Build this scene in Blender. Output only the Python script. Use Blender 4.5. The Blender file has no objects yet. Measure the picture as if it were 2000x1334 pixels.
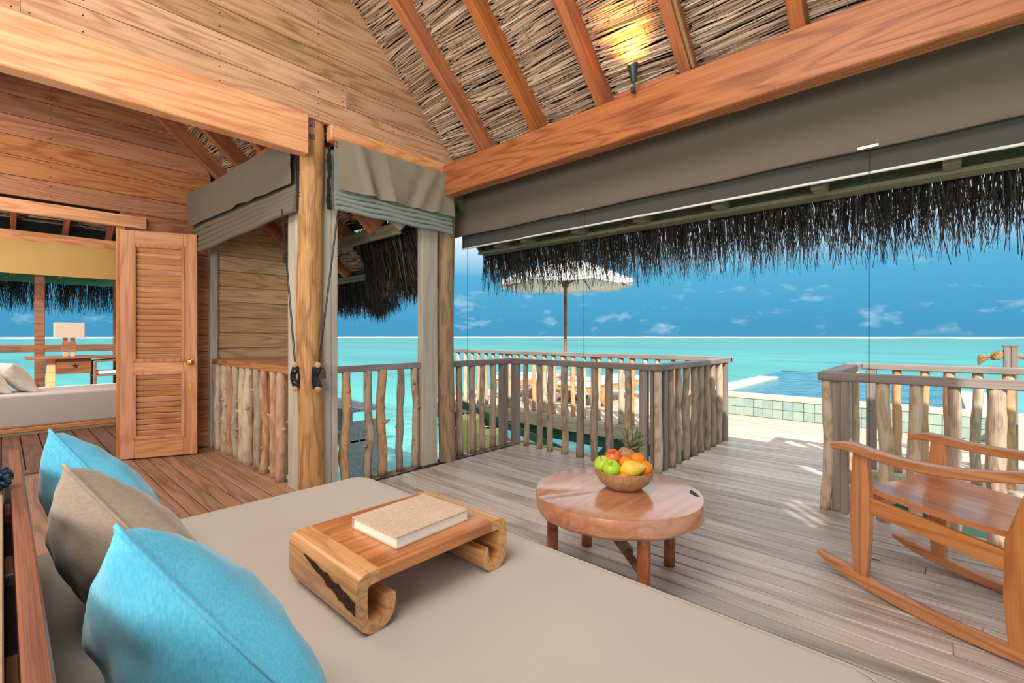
import bpy, math, random
from mathutils import Vector, Matrix, noise as mnoise
R = random.Random(7)
C = bpy.context.scene.collection
PI = math.pi
SC = bpy.context.scene

# ------------------------------------------------------------------ camera
cam = bpy.data.objects.new('camera', bpy.data.cameras.new('camera')); C.objects.link(cam)
cam.location = (0, 0, 1.15); cam.rotation_euler = (PI/2, 0, math.radians(42.492))
cam.data.lens = 16.407; cam.data.sensor_width = 36; cam.data.shift_y = -0.0055
cam.data.clip_start = 0.02; cam.data.clip_end = 30000
SC.camera = cam

# ------------------------------------------------------------------ colour / view
SC.view_settings.view_transform = 'Standard'
SC.view_settings.look = 'None'
SC.view_settings.exposure = 0.0
SC.view_settings.gamma = 1.0
SC.view_settings.use_curve_mapping = False

def lin(c):
    if isinstance(c, str):
        c = c.lstrip('#'); c = [int(c[i:i+2], 16)/255 for i in (0, 2, 4)]
    return tuple((x/12.92 if x <= .04045 else ((x+.055)/1.055)**2.4) for x in c[:3]) + (1,)

class NT:
    def __init__(s, tree): s.t = tree; s.n = tree.nodes; s.l = tree.links
    def add(s, typ, **kw):
        n = s.n.new(typ)
        for k, v in kw.items():
            if k.startswith('i_'):
                k = k[2:]; k = int(k) if k.isdigit() else k.replace('_', ' ')
                if hasattr(v, 'is_output'): s.l.new(v, n.inputs[k])
                else: n.inputs[k].default_value = v
            else: setattr(n, k, v)
        return n
    def math(s, op, a, b=0.0, c=None, clamp=False):
        n = s.n.new('ShaderNodeMath'); n.operation = op; n.use_clamp = clamp
        for i, v in enumerate([a, b] + ([c] if c is not None else [])):
            if hasattr(v, 'is_output'): s.l.new(v, n.inputs[i])
            else: n.inputs[i].default_value = v
        return n.outputs[0]
    def mix(s, f, a, b, mode='MIX'):
        n = s.n.new('ShaderNodeMix'); n.data_type = 'RGBA'; n.blend_type = mode
        for i, v in ((0, f), (6, a), (7, b)):
            if hasattr(v, 'is_output'): s.l.new(v, n.inputs[i])
            else: n.inputs[i].default_value = v
        return n.outputs[2]
    def ramp(s, f, stops, interp='LINEAR'):
        n = s.n.new('ShaderNodeValToRGB'); n.color_ramp.interpolation = interp
        s.l.new(f, n.inputs[0]); e = n.color_ramp.elements
        while len(e) < len(stops): e.new(.5)
        for i, (p, c) in enumerate(stops):
            e[i].position = p; e[i].color = c if len(c) == 4 else lin(c)
        return n.outputs[0]

# ------------------------------------------------------------------ sky
world = bpy.data.worlds.new('sky'); SC.world = world; world.use_nodes = True
nt = NT(world.node_tree); nt.n.clear()
wo = nt.add('ShaderNodeOutputWorld'); bg = nt.add('ShaderNodeBackground')
tc = nt.add('ShaderNodeTexCoord'); sep = nt.add('ShaderNodeSeparateXYZ'); nt.l.new(tc.outputs['Generated'], sep.inputs[0])
zc = nt.math('MAXIMUM', sep.outputs[2], 0.0)
grad = nt.ramp(zc, [(0.0, lin('#438fb4')), (.04, lin('#4594bb')), (.12, lin('#52a3c8')), (.3, lin('#8cc2de')), (.6, lin('#a4cee6')), (1, lin('#98c4e2'))])
# small trade cumulus low over the horizon
mp = nt.add('ShaderNodeMapping', i_Scale=(6, 6, 16)); nt.l.new(tc.outputs['Generated'], mp.inputs[0])
n1 = nt.add('ShaderNodeTexNoise', i_Scale=2.6, i_Detail=6.0, i_Roughness=.55); nt.l.new(mp.outputs[0], n1.inputs['Vector'])
band = nt.ramp(zc, [(.0, (0, 0, 0, 1)), (.012, (1, 1, 1, 1)), (.1, (.75, .75, .75, 1)), (.15, (.0, .0, .0, 1))])
cl = nt.math('MULTIPLY', nt.math('SUBTRACT', n1.outputs[0], .57), 6.0, clamp=True)
cl = nt.math('MULTIPLY', cl, band); cl = nt.math('MULTIPLY', cl, .55, clamp=True)
# broken high cloud
mp2 = nt.add('ShaderNodeMapping', i_Scale=(1.2, 1.2, 3.2), i_Location=(3.1, 1.7, .4)); nt.l.new(tc.outputs['Generated'], mp2.inputs[0])
n2 = nt.add('ShaderNodeTexNoise', i_Scale=2.2, i_Detail=7.0, i_Roughness=.6); nt.l.new(mp2.outputs[0], n2.inputs['Vector'])
up = nt.math('MULTIPLY', nt.math('SUBTRACT', zc, .125), 7.0, clamp=True)
hc = nt.math('MULTIPLY', nt.math('MULTIPLY', nt.math('SUBTRACT', n2.outputs[0], .30), 4.5, clamp=True), up)
col = nt.mix(cl, grad, lin('#c4dbe8'))
col = nt.mix(hc, col, (1.0, 1.02, 1.06, 1))
nt.l.new(col, bg.inputs[0]); bg.inputs[1].default_value = 1.25
nt.l.new(bg.outputs[0], wo.inputs[0])

# ------------------------------------------------------------------ sun and added fill lights
def light(name, typ, loc, energy, color=(1, 1, 1), size=1, sizey=None, direction=None, spot=None):
    d = bpy.data.lights.new(name, typ); d.energy = energy; d.color = color
    if typ == 'AREA':
        d.size = size
        if sizey: d.shape = 'RECTANGLE'; d.size_y = sizey
    elif typ == 'SUN': d.angle = size
    else: d.shadow_soft_size = size
    if spot: d.spot_size = math.radians(spot); d.spot_blend = .6
    o = bpy.data.objects.new(name, d); C.objects.link(o); o.location = loc
    if direction is not None: o.rotation_euler = Vector(direction).to_track_quat('-Z', 'Y').to_euler()
    return o
light('sun', 'SUN', (6, -8, 10), 7.2, (1, .94, .84), math.radians(.6), direction=(-.85, .9, -1))
light('roof_fill', 'AREA', (-.6, -.9, 3.6), 120, (1, .94, .87), 2.4, 1.6, direction=(-.35, .6, -1))  # unseen overhead fill added to brighten the veranda
light('thatch_fill', 'AREA', (-.4, -1.5, 1.6), 95, (1, .93, .85), 1.6, 1.0, direction=(-.5, .9, .75))  # unseen upward fill added to lift the thatch and beams
light('hall_fill', 'AREA', (-4.4, -.9, 2.9), 48, (1, .84, .66), 1.2, direction=(0, .35, -1))  # unseen warm fill added for the nook
light('bedroom_fill', 'AREA', (-7.4, -.8, 2.5), 60, (1, .88, .72), 1.6, direction=(-.3, .5, -1))  # area fill added to brighten the bedroom

# ------------------------------------------------------------------ mesh helpers
class MB:
    def __init__(s): s.v = []; s.f = []
    def add(s, vs, fs):
        o = len(s.v); s.v += [tuple(v) for v in vs]; s.f += [tuple(i+o for i in f) for f in fs]
    def xf(s, M, start=0):
        for i in range(start, len(s.v)): s.v[i] = tuple(M @ Vector(s.v[i]))
    def box(s, lo, hi, c=0.0):
        x0, y0, z0 = lo; x1, y1, z1 = hi
        if c <= 0:
            vs = [(x0,y0,z0),(x1,y0,z0),(x1,y1,z0),(x0,y1,z0),(x0,y0,z1),(x1,y0,z1),(x1,y1,z1),(x0,y1,z1)]
            s.add(vs, [(3,2,1,0),(4,5,6,7),(0,1,5,4),(1,2,6,5),(2,3,7,6),(3,0,4,7)]); return s
        c = min(c, (x1-x0)*.45, (y1-y0)*.45, (z1-z0)*.45)
        vs = []; idx = {}
        for i, (X, sx) in enumerate(((x0, 1), (x1, -1))):
            for j, (Y, sy) in enumerate(((y0, 1), (y1, -1))):
                for k, (Z, sz) in enumerate(((z0, 1), (z1, -1))):
                    idx[i, j, k] = len(vs)
                    vs += [(X, Y+sy*c, Z+sz*c), (X+sx*c, Y, Z+sz*c), (X+sx*c, Y+sy*c, Z)]
        F = []
        g = lambda i, j, k, a: idx[i, j, k]+a
        F += [(g(0,0,0,0),g(0,0,1,0),g(0,1,1,0),g(0,1,0,0)),(g(1,0,0,0),g(1,1,0,0),g(1,1,1,0),g(1,0,1,0))]
        F += [(g(0,0,0,1),g(1,0,0,1),g(1,0,1,1),g(0,0,1,1)),(g(0,1,0,1),g(0,1,1,1),g(1,1,1,1),g(1,1,0,1))]
        F += [(g(0,0,0,2),g(0,1,0,2),g(1,1,0,2),g(1,0,0,2)),(g(0,0,1,2),g(1,0,1,2),g(1,1,1,2),g(0,1,1,2))]
        for i in (0, 1):
            for j in (0, 1):
                q = (g(i,j,0,0), g(i,j,0,1), g(i,j,1,1), g(i,j,1,0)); F.append(q if (i+j) % 2 == 0 else q[::-1])
        for i in (0, 1):
            for k in (0, 1):
                q = (g(i,0,k,0), g(i,1,k,0), g(i,1,k,2), g(i,0,k,2)); F.append(q if (i+k) % 2 == 0 else q[::-1])
        for j in (0, 1):
            for k in (0, 1):
                q = (g(0,j,k,1), g(0,j,k,2), g(1,j,k,2), g(1,j,k,1)); F.append(q if (j+k) % 2 == 0 else q[::-1])
        for i in (0, 1):
            for j in (0, 1):
                for k in (0, 1):
                    q = (g(i,j,k,0), g(i,j,k,2), g(i,j,k,1)); F.append(q if (i+j+k) % 2 == 0 else q[::-1])
        s.add(vs, F); return s
    def obox(s, A, B, w, h, up=(0, 0, 1), c=.003):
        """box from A to B (its long axis), w wide sideways, h high, centred"""
        A = Vector(A); B = Vector(B); L = (B-A).length; x = (B-A).normalized()
        y = Vector(up).cross(x).normalized(); z = x.cross(y)
        st = len(s.v); s.box((0, -w/2, -h/2), (L, w/2, h/2), c)
        M = Matrix((x, y, z)).transposed().to_4x4(); M.translation = A
        s.xf(M, st); return s
    def prism(s, prof, A, B, up=(0, 0, 1)):
        """closed profile [(side,up)] extruded from A to B"""
        A = Vector(A); B = Vector(B); x = (B-A).normalized(); y = Vector(up).cross(x).normalized(); z = x.cross(y)
        n = len(prof)
        s.add([A+y*a+z*b for a, b in prof]+[B+y*a+z*b for a, b in prof],
              [(i, (i+1) % n, n+(i+1) % n, n+i) for i in range(n)]+[tuple(range(n))[::-1], tuple(range(n, 2*n))]); return s
    def polyx(s, pts, x0, x1):
        n = len(pts)
        s.add([(x0, a, b) for a, b in pts]+[(x1, a, b) for a, b in pts],
              [(i, (i+1) % n, n+(i+1) % n, n+i) for i in range(n)]+[tuple(range(n))[::-1], tuple(range(n, 2*n))]); return s
    def sweep(s, pts, prof, side, sc=None, caps=True):
        """profile (side, normal) swept along pts; side fixed or per-point; sc per-point (sx, sy)"""
        n = len(prof); N = len(pts); pts = [Vector(p) for p in pts]; vs = []
        for i, p in enumerate(pts):
            t = (pts[min(i+1, N-1)]-pts[max(i-1, 0)]).normalized()
            sd = Vector(side[i] if isinstance(side, list) else side); sd = (sd-t*sd.dot(t)).normalized(); nn = t.cross(sd)
            a, b = sc[i] if sc else (1, 1)
            vs += [p+sd*u*a+nn*w*b for u, w in prof]
        F = [(i*n+j, i*n+(j+1) % n, (i+1)*n+(j+1) % n, (i+1)*n+j) for i in range(N-1) for j in range(n)]
        if caps: F += [tuple(range(n))[::-1], tuple((N-1)*n+j for j in range(n))]
        s.add(vs, F); return s
    def tube(s, pts, r, n=8, caps=True):
        pts = [Vector(p) for p in pts]; N = len(pts)
        t0 = (pts[1]-pts[0]).normalized(); ref = Vector((0, 0, 1)) if abs(t0.z) < .8 else Vector((1, 0, 0))
        sd = t0.cross(ref).normalized(); vs = []
        for i, p in enumerate(pts):
            t = (pts[min(i+1, N-1)]-pts[max(i-1, 0)]).normalized(); sd = (sd-t*sd.dot(t)).normalized(); nn = t.cross(sd)
            rr = r[i] if isinstance(r, (list, tuple)) else r
            vs += [p+(sd*math.cos(2*PI*k/n)+nn*math.sin(2*PI*k/n))*rr for k in range(n)]
        F = [(i*n+j, i*n+(j+1) % n, (i+1)*n+(j+1) % n, (i+1)*n+j) for i in range(N-1) for j in range(n)]
        if caps: F += [tuple(range(n))[::-1], tuple((N-1)*n+j for j in range(n))]
        s.add(vs, F); return s
    def lathe(s, prof, n=32, M=None, caps=False):
        st = len(s.v); m = len(prof)
        s.add([(r*math.cos(2*PI*k/n), r*math.sin(2*PI*k/n), z) for r, z in prof for k in range(n)],
              [(i*n+j, i*n+(j+1) % n, (i+1)*n+(j+1) % n, (i+1)*n+j) for i in range(m-1) for j in range(n)] +
              ([tuple(range(n))[::-1], tuple((m-1)*n+j for j in range(n))] if caps else []))
        if M: s.xf(M, st)
        return s
    def grid(s, nu, nv, fn):
        s.add([fn(i/nu, j/nv) for i in range(nu+1) for j in range(nv+1)],
              [(i*(nv+1)+j, (i+1)*(nv+1)+j, (i+1)*(nv+1)+j+1, i*(nv+1)+j+1) for i in range(nu) for j in range(nv)]); return s

def obj(name, mb, mat, parent=None, smooth=False, label=None):
    me = bpy.data.meshes.new(name); me.from_pydata(mb.v, [], mb.f); me.update()
    if mat: me.materials.append(mat)
    if smooth:
        me.polygons.foreach_set('use_smooth', [True]*len(me.polygons))
        if smooth != 'all':
            try: me.set_sharp_from_angle(angle=math.radians(40))
            except Exception: pass
    o = bpy.data.objects.new(name, me); C.objects.link(o)
    if parent: o.parent = parent
    if label: o['label'] = label
    return o
def bar(name, A, B, w, h, up, mat, parent=None, c=.003):
    """a straight timber as an object whose local x runs along it, so the grain follows"""
    A = Vector(A); B = Vector(B); L = (B-A).length; x = (B-A).normalized(); y = Vector(up).cross(x).normalized(); z = x.cross(y)
    o = obj(name, MB().box((0, -w/2, -h/2), (L, w/2, h/2), c), mat, parent)
    M = Matrix((x, y, z)).transposed().to_4x4(); M.translation = A; o.matrix_local = M
    return o
def tag(o, label, cat, group=None, kind=None):
    o['label'] = label; o['category'] = cat
    if group: o['group'] = group
    if kind: o['kind'] = kind
    return o
def thing(name, label, cat, loc=(0, 0, 0), rz=0, group=None, kind=None):
    o = bpy.data.objects.new(name, None); o.empty_display_size = .1; C.objects.link(o)
    o.location = loc; o.rotation_euler = (0, 0, rz)
    return tag(o, label, cat, group, kind)
def copy_tree(o, parent=None):
    c = o.copy(); C.objects.link(c); c.parent = parent
    for ch in list(o.children): copy_tree(ch, c)
    return c

# ------------------------------------------------------------------ materials
def newmat(name):
    m = bpy.data.materials.new(name); m.use_nodes = True
    t = NT(m.node_tree); p = t.n['Principled BSDF']; return m, t, p
def wood(name, light_c, dark_c, axis=0, scale=1.0, rings=16, rough=.55, var=.22, spec=.3, bump=.15, grey=None, coat=0, contrast=.8, knots=0, stretch=.09):
    m, t, p = newmat(name)
    tc = t.add('ShaderNodeTexCoord'); oi = t.add('ShaderNodeObjectInfo')
    cx = t.add('ShaderNodeCombineXYZ'); r = oi.outputs['Random']
    for i, k in enumerate((37.0, 71.0, 53.0)): t.l.new(t.math('MULTIPLY', r, k), cx.inputs[i])
    ad = t.add('ShaderNodeVectorMath', operation='ADD'); t.l.new(tc.outputs['Object'], ad.inputs[0]); t.l.new(cx.outputs[0], ad.inputs[1])
    s1 = [scale]*3; s1[axis] = scale*stretch; s2 = [scale]*3; s2[axis] = scale*.025
    m1 = t.add('ShaderNodeMapping', i_Scale=tuple(s1)); t.l.new(ad.outputs[0], m1.inputs[0])
    m2 = t.add('ShaderNodeMapping', i_Scale=tuple(s2)); t.l.new(ad.outputs[0], m2.inputs[0])
    a = t.add('ShaderNodeTexNoise', i_Scale=3.2, i_Detail=2.5, i_Roughness=.45); t.l.new(m1.outputs[0], a.inputs['Vector'])
    w = t.math('SINE', t.math('MULTIPLY', a.outputs[0], float(rings)*2*PI*1.15))
    w = t.math('POWER', t.math('MULTIPLY_ADD', w, .5, .5), 2.6)
    b = t.add('ShaderNodeTexNoise', i_Scale=62.0, i_Detail=3.0, i_Roughness=.65); t.l.new(m2.outputs[0], b.inputs['Vector'])
    c = t.add('ShaderNodeTexNoise', i_Scale=2.0, i_Detail=3.0); t.l.new(ad.outputs[0], c.inputs['Vector'])
    f = t.math('ADD', t.math('MULTIPLY', w, contrast*.62), t.math('MULTIPLY', t.math('SUBTRACT', b.outputs[0], .38), contrast*1.9))
    col = t.mix(t.math('MULTIPLY', f, 1.0, clamp=True), lin(light_c), lin(dark_c))
    bl = t.math('MULTIPLY', t.math('SUBTRACT', c.outputs[0], .45), 3.0, clamp=True)
    if grey: col = t.mix(t.math('MULTIPLY', bl, .5), col, lin(grey))
    if knots:
        sk = [2.2]*3; sk[axis] = .9
        mk = t.add('ShaderNodeMapping', i_Scale=tuple(sk)); t.l.new(ad.outputs[0], mk.inputs[0])
        vo = t.add('ShaderNodeTexVoronoi', i_Scale=1.4); t.l.new(mk.outputs[0], vo.inputs['Vector'])
        k = t.math('SUBTRACT', 1.0, t.math('MULTIPLY', vo.outputs['Distance'], 9.0), clamp=True)
        col = t.mix(t.math('MULTIPLY', k, knots), col, lin('#2e1409'))
    hsv = t.add('ShaderNodeHueSaturation', i_Saturation=1.0)
    t.l.new(col, hsv.inputs['Color'])
    t.l.new(t.math('MULTIPLY_ADD', r, 2*var, 1-var), hsv.inputs['Value'])
    r2 = t.math('FRACT', t.math('MULTIPLY', r, 13.7))
    t.l.new(t.math('MULTIPLY_ADD', r2, .007, .4935), hsv.inputs['Hue'])
    t.l.new(t.math('MULTIPLY_ADD', r2, .14, .88), hsv.inputs['Saturation'])
    t.l.new(hsv.outputs[0], p.inputs['Base Color'])
    p.inputs['Roughness'].default_value = rough; p.inputs['Specular IOR Level'].default_value = spec
    if coat: p.inputs['Coat Weight'].default_value = coat; p.inputs['Coat Roughness'].default_value = .12
    bu = t.add('ShaderNodeBump', i_Strength=bump, i_Distance=.004); t.l.new(f, bu.inputs['Height']); t.l.new(bu.outputs[0], p.inputs['Normal'])
    return m
def plain(name, col, rough=.6, spec=.3, metal=0, noise=0, nscale=20, col2=None, bump=0, trans=0, emit=None):
    m, t, p = newmat(name)
    p.inputs['Base Color'].default_value = lin(col); p.inputs['Roughness'].default_value = rough
    p.inputs['Specular IOR Level'].default_value = spec; p.inputs['Metallic'].default_value = metal
    if noise or col2 or bump:
        tc = t.add('ShaderNodeTexCoord'); n = t.add('ShaderNodeTexNoise', i_Scale=float(nscale), i_Detail=5.0); t.l.new(tc.outputs['Object'], n.inputs['Vector'])
        f = t.math('MULTIPLY_ADD', t.math('SUBTRACT', n.outputs[0], .5), 2.4, .5, clamp=True)
        t.l.new(t.mix(f, lin(col), lin(col2 or col)), p.inputs['Base Color'])
        if bump:
            bu = t.add('ShaderNodeBump', i_Strength=bump, i_Distance=.005); t.l.new(n.outputs[0], bu.inputs['Height']); t.l.new(bu.outputs[0], p.inputs['Normal'])
    if emit: p.inputs['Emission Color'].default_value = lin(emit[0]); p.inputs['Emission Strength'].default_value = emit[1]
    return m
def fabric(name, col, col2, scale=500, bump=.25, sheen=.2, streak=(1, 1, 1), rough=.9, k=1.6):
    m, t, p = newmat(name); tc = t.add('ShaderNodeTexCoord')
    mp = t.add('ShaderNodeMapping', i_Scale=streak); t.l.new(tc.outputs['Object'], mp.inputs[0])
    n = t.add('ShaderNodeTexNoise', i_Scale=float(scale), i_Detail=2.0); t.l.new(mp.outputs[0], n.inputs['Vector'])
    n2 = t.add('ShaderNodeTexNoise', i_Scale=7.0, i_Detail=4.0); t.l.new(tc.outputs['Object'], n2.inputs['Vector'])
    f = t.math('ADD', t.math('MULTIPLY', n.outputs[0], .82), t.math('MULTIPLY', n2.outputs[0], .18))
    f = t.math('MULTIPLY_ADD', t.math('SUBTRACT', f, .5), k, .5, clamp=True)
    t.l.new(t.mix(f, lin(col), lin(col2)), p.inputs['Base Color'])
    p.inputs['Roughness'].default_value = rough; p.inputs['Specular IOR Level'].default_value = .15
    p.inputs['Sheen Weight'].default_value = sheen
    hh = t.math('ADD', t.math('MULTIPLY', n.outputs[0], .3), n2.outputs[0])
    bu = t.add('ShaderNodeBump', i_Strength=bump, i_Distance=.004); t.l.new(hh, bu.inputs['Height']); t.l.new(bu.outputs[0], p.inputs['Normal'])
    return m

M_cedar = wood('cedar_board', '#cfa078', '#925e38', axis=1, scale=1.6, rings=12, rough=.5, var=.2, grey='#c9a078', knots=.6)
M_cedar_red = wood('cedar_board_red', '#c4845a', '#8e4c2c', axis=1, scale=1.6, rings=12, rough=.5, var=.16, grey='#b97f5a', knots=.6)
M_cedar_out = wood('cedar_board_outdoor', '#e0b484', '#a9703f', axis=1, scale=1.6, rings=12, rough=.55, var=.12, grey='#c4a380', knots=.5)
M_beam_x = wood('beam_wood_x', '#bc7240', '#7f401c', axis=0, scale=1.3, rings=14, rough=.42, var=.03, knots=.7, spec=.4)
M_beam_y = wood('beam_wood_y', '#eeae78', '#c97a42', axis=1, scale=1.3, rings=14, rough=.42, var=.06, spec=.4, knots=.5)
M_rafter = wood('rafter_wood', '#b86c3c', '#7e4424', axis=0, scale=1.6, rings=6, rough=.5, var=.05)
M_eave = wood('eave_wood', '#8b8468', '#5e5947', axis=0, scale=1.6, rings=8, rough=.7, var=.1)
M_deck = wood('deck_board', '#cfc0b3', '#8c7a6d', axis=0, scale=1.5, rings=6, rough=.42, var=.2, grey='#b9b5b4', spec=.5, bump=.3, contrast=.8)
M_deck_in = wood('deck_board_brown', '#b98a68', '#7c4f36', axis=0, scale=1.5, rings=6, rough=.42, var=.17, grey='#a08a7c', spec=.45, bump=.2)
M_deck_sun = wood('deck_board_bleached', '#c9b7a6', '#9c8878', axis=0, scale=1.5, rings=6, rough=.6, var=.12, grey='#b5aca4', bump=.3, contrast=.6)
M_bedfloor = wood('bedroom_floor', '#7b5645', '#4c3128', axis=0, scale=1.5, rings=6, rough=.3, var=.2)
M_trim = wood('weathered_trim', '#c4b9a8', '#a0917e', axis=2, scale=1.6, rings=6, rough=.65, var=.08, grey='#b6b0a4', contrast=.6)
M_rail_x = wood('rail_wood_x', '#8f8078', '#6a5850', axis=0, scale=1.6, rings=6, rough=.55, var=.1, grey='#918d90', contrast=.7)
M_rail_y = wood('rail_wood_y', '#8f8078', '#6a5850', axis=1, scale=1.6, rings=6, rough=.55, var=.1, grey='#918d90', contrast=.7)
M_post = wood('rail_post_wood', '#94857a', '#6b574c', axis=2, scale=1.6, rings=6, rough=.65, var=.15, grey='#8f8b88', contrast=.7)
M_rail_in = wood('rail_wood_oiled', '#c98a52', '#925428', axis=0, scale=1.6, rings=8, rough=.45, var=.1)
M_log = wood('log_wood', '#cf9a5e', '#8a5a30', axis=2, scale=2.6, rings=4, rough=.5, var=.03, knots=.6, contrast=.9, bump=.3, stretch=.22, grey='#a88058')
M_log_w = wood('log_wood_weathered', '#a38766', '#6b5138', axis=2, scale=2.6, rings=5, rough=.6, var=.05, knots=.55, contrast=.8, bump=.3, stretch=.22)
M_stick = wood('stick_bark', '#b39c84', '#6e5642', axis=2, scale=4.0, rings=3, rough=.8, var=.22, grey='#8f8a80', knots=.5, bump=.5, stretch=.3)
M_stick_p = wood('stick_bark_pale', '#cdbba2', '#94785a', axis=2, scale=4.0, rings=3, rough=.8, var=.2, grey='#a89c8c', knots=.5, bump=.5, stretch=.3)
M_stick_o = wood('stick_peeled', '#cfa277', '#9a6f48', axis=2, scale=4.0, rings=3, rough=.75, var=.16, grey='#b09a80', knots=.6, bump=.4, stretch=.3)
M_door = wood('door_wood', '#d79560', '#b06b3a', axis=2, scale=1.8, rings=8, rough=.42, var=.08, spec=.4)
M_doorslat = wood('door_slat_wood', '#dfa06c', '#b9743f', axis=0, scale=1.8, rings=8, rough=.42, var=.1, spec=.4)
M_teak = wood('teak', '#cc8848', '#a4602c', axis=0, scale=1.8, rings=8, rough=.35, var=.02, spec=.5, coat=.25)
M_table = wood('table_slab_wood', '#cb864f', '#9c5a2e', axis=1, scale=2.0, rings=7, rough=.3, var=.02, spec=.7, coat=.9, contrast=.6)
M_tray = wood('tray_wood', '#c9803f', '#8f4f22', axis=1, scale=2.0, rings=7, rough=.33, var=.03, spec=.5, coat=.3)
M_traypale = wood('tray_end_wood', '#d6a15f', '#a96b32', axis=0, scale=3.0, rings=12, rough=.4, var=.03, spec=.5, coat=.2, knots=.4)
M_bowl = wood('bowl_wood', '#c09468', '#946844', axis=2, scale=7.0, rings=6, rough=.45, var=.05, stretch=.3)
M_sofawood = wood('sofa_wood', '#84503a', '#54301f', axis=0, scale=2.0, rings=6, rough=.4, var=.03, spec=.4)
M_lounger = wood('lounger_teak', '#d0a068', '#a8743c', axis=1, scale=2.0, rings=6, rough=.6, var=.1)
M_desk = wood('desk_wood', '#8f5f42', '#5d3a28', axis=1, scale=2.0, rings=6, rough=.4, var=.1)
M_sheet = fabric('sofa_cover', '#aea69d', '#bfb6ac', 400, .08, .15)
M_blue = fabric('blue_linen', '#3aa3c6', '#6bbdd6', 260, .3, .3, (1, 1, .35))
M_taupe = fabric('taupe_linen', '#8a7768', '#a4927f', 260, .3, .3, (1, .35, 1))
M_blind = fabric('blind_cloth', '#7c6f63', '#6c6157', 350, .12, .05, (1, 1, .4))
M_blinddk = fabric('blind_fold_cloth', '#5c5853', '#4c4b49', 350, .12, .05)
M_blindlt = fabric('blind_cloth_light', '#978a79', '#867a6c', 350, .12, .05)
M_foldlit = fabric('fold_cloth_daylit', '#9aa09a', '#7f857f', 350, .1, .05)  # light falling on the window folds is mixed into this cloth colour
M_cream = fabric('cream_canvas', '#eae6df', '#f7f4ee', 300, .1, .1)
M_yblind = fabric('ochre_blind', '#d8b878', '#c9a564', 300, .12, .05)
M_white = fabric('white_cotton', '#c9c7c8', '#d8d6d6', 300, .12, .1)
M_beige = fabric('beige_cushion', '#a08666', '#86704f', 200, .3, .1)
M_black = plain('black_cord', '#1d1e20', .6)
M_steel = plain('steel', '#b8b8b4', .3, .5, .9)
M_wire = plain('wire', '#3f4346', .4, .5, .6)
M_brass = plain('brass', '#c79a45', .25, .5, 1)
M_rust = plain('rusty_plate', '#6d4a52', .6, .4, .5, col2='#8c6f78', nscale=60)
M_dark = plain('roof_dark', '#241b14', .9)
M_lampmetal = plain('lamp_metal', '#4c5354', .5, .4, .6)
M_rope = plain('hemp_rope', '#b08c62', .9, col2='#8c6a44', nscale=120, bump=.6)
M_ropeg = plain('jute_binding', '#a08a68', .9, col2='#7c6848', nscale=150, bump=.6)
M_peg = plain('peg_wood', '#c9a47c', .6, col2='#b08a60', nscale=30)
M_green_under = plain('shaded_beam', '#47685a', .8, col2='#3d5a4e', nscale=8)
M_fasc = wood('fascia_board', '#c8b79a', '#a8916e', axis=0, scale=1.6, rings=8, rough=.7, var=.06)
M_nail = plain('nail', '#3a1c10', .6)

# thatch
def thatch_mat(name, a, b, c):
    m, t, p = newmat(name); g = t.add('ShaderNodeNewGeometry'); r = g.outputs['Random Per Island']
    col = t.ramp(r, [(0, a), (.5, b), (1, c)])
    tc = t.add('ShaderNodeTexCoord'); n = t.add('ShaderNodeTexNoise', i_Scale=5.0, i_Detail=3.0); t.l.new(tc.outputs['Object'], n.inputs['Vector'])
    f = t.math('MULTIPLY', t.math('SUBTRACT', n.outputs[0], .35), 2.0, clamp=True)
    col = t.mix(f, t.mix(.3, col, lin('#3a2a1e')), col)
    t.l.new(col, p.inputs['Base Color']); p.inputs['Roughness'].default_value = .55; p.inputs['Specular IOR Level'].default_value = .35
    return m
M_thatch = thatch_mat('thatch_leaf', '#9c7a62', '#cdaa90', '#f0d8c0')
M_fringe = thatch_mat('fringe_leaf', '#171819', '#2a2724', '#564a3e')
M_fringe2 = thatch_mat('fringe_leaf_grey', '#2a2a26', '#4a463c', '#6f6452')

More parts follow.
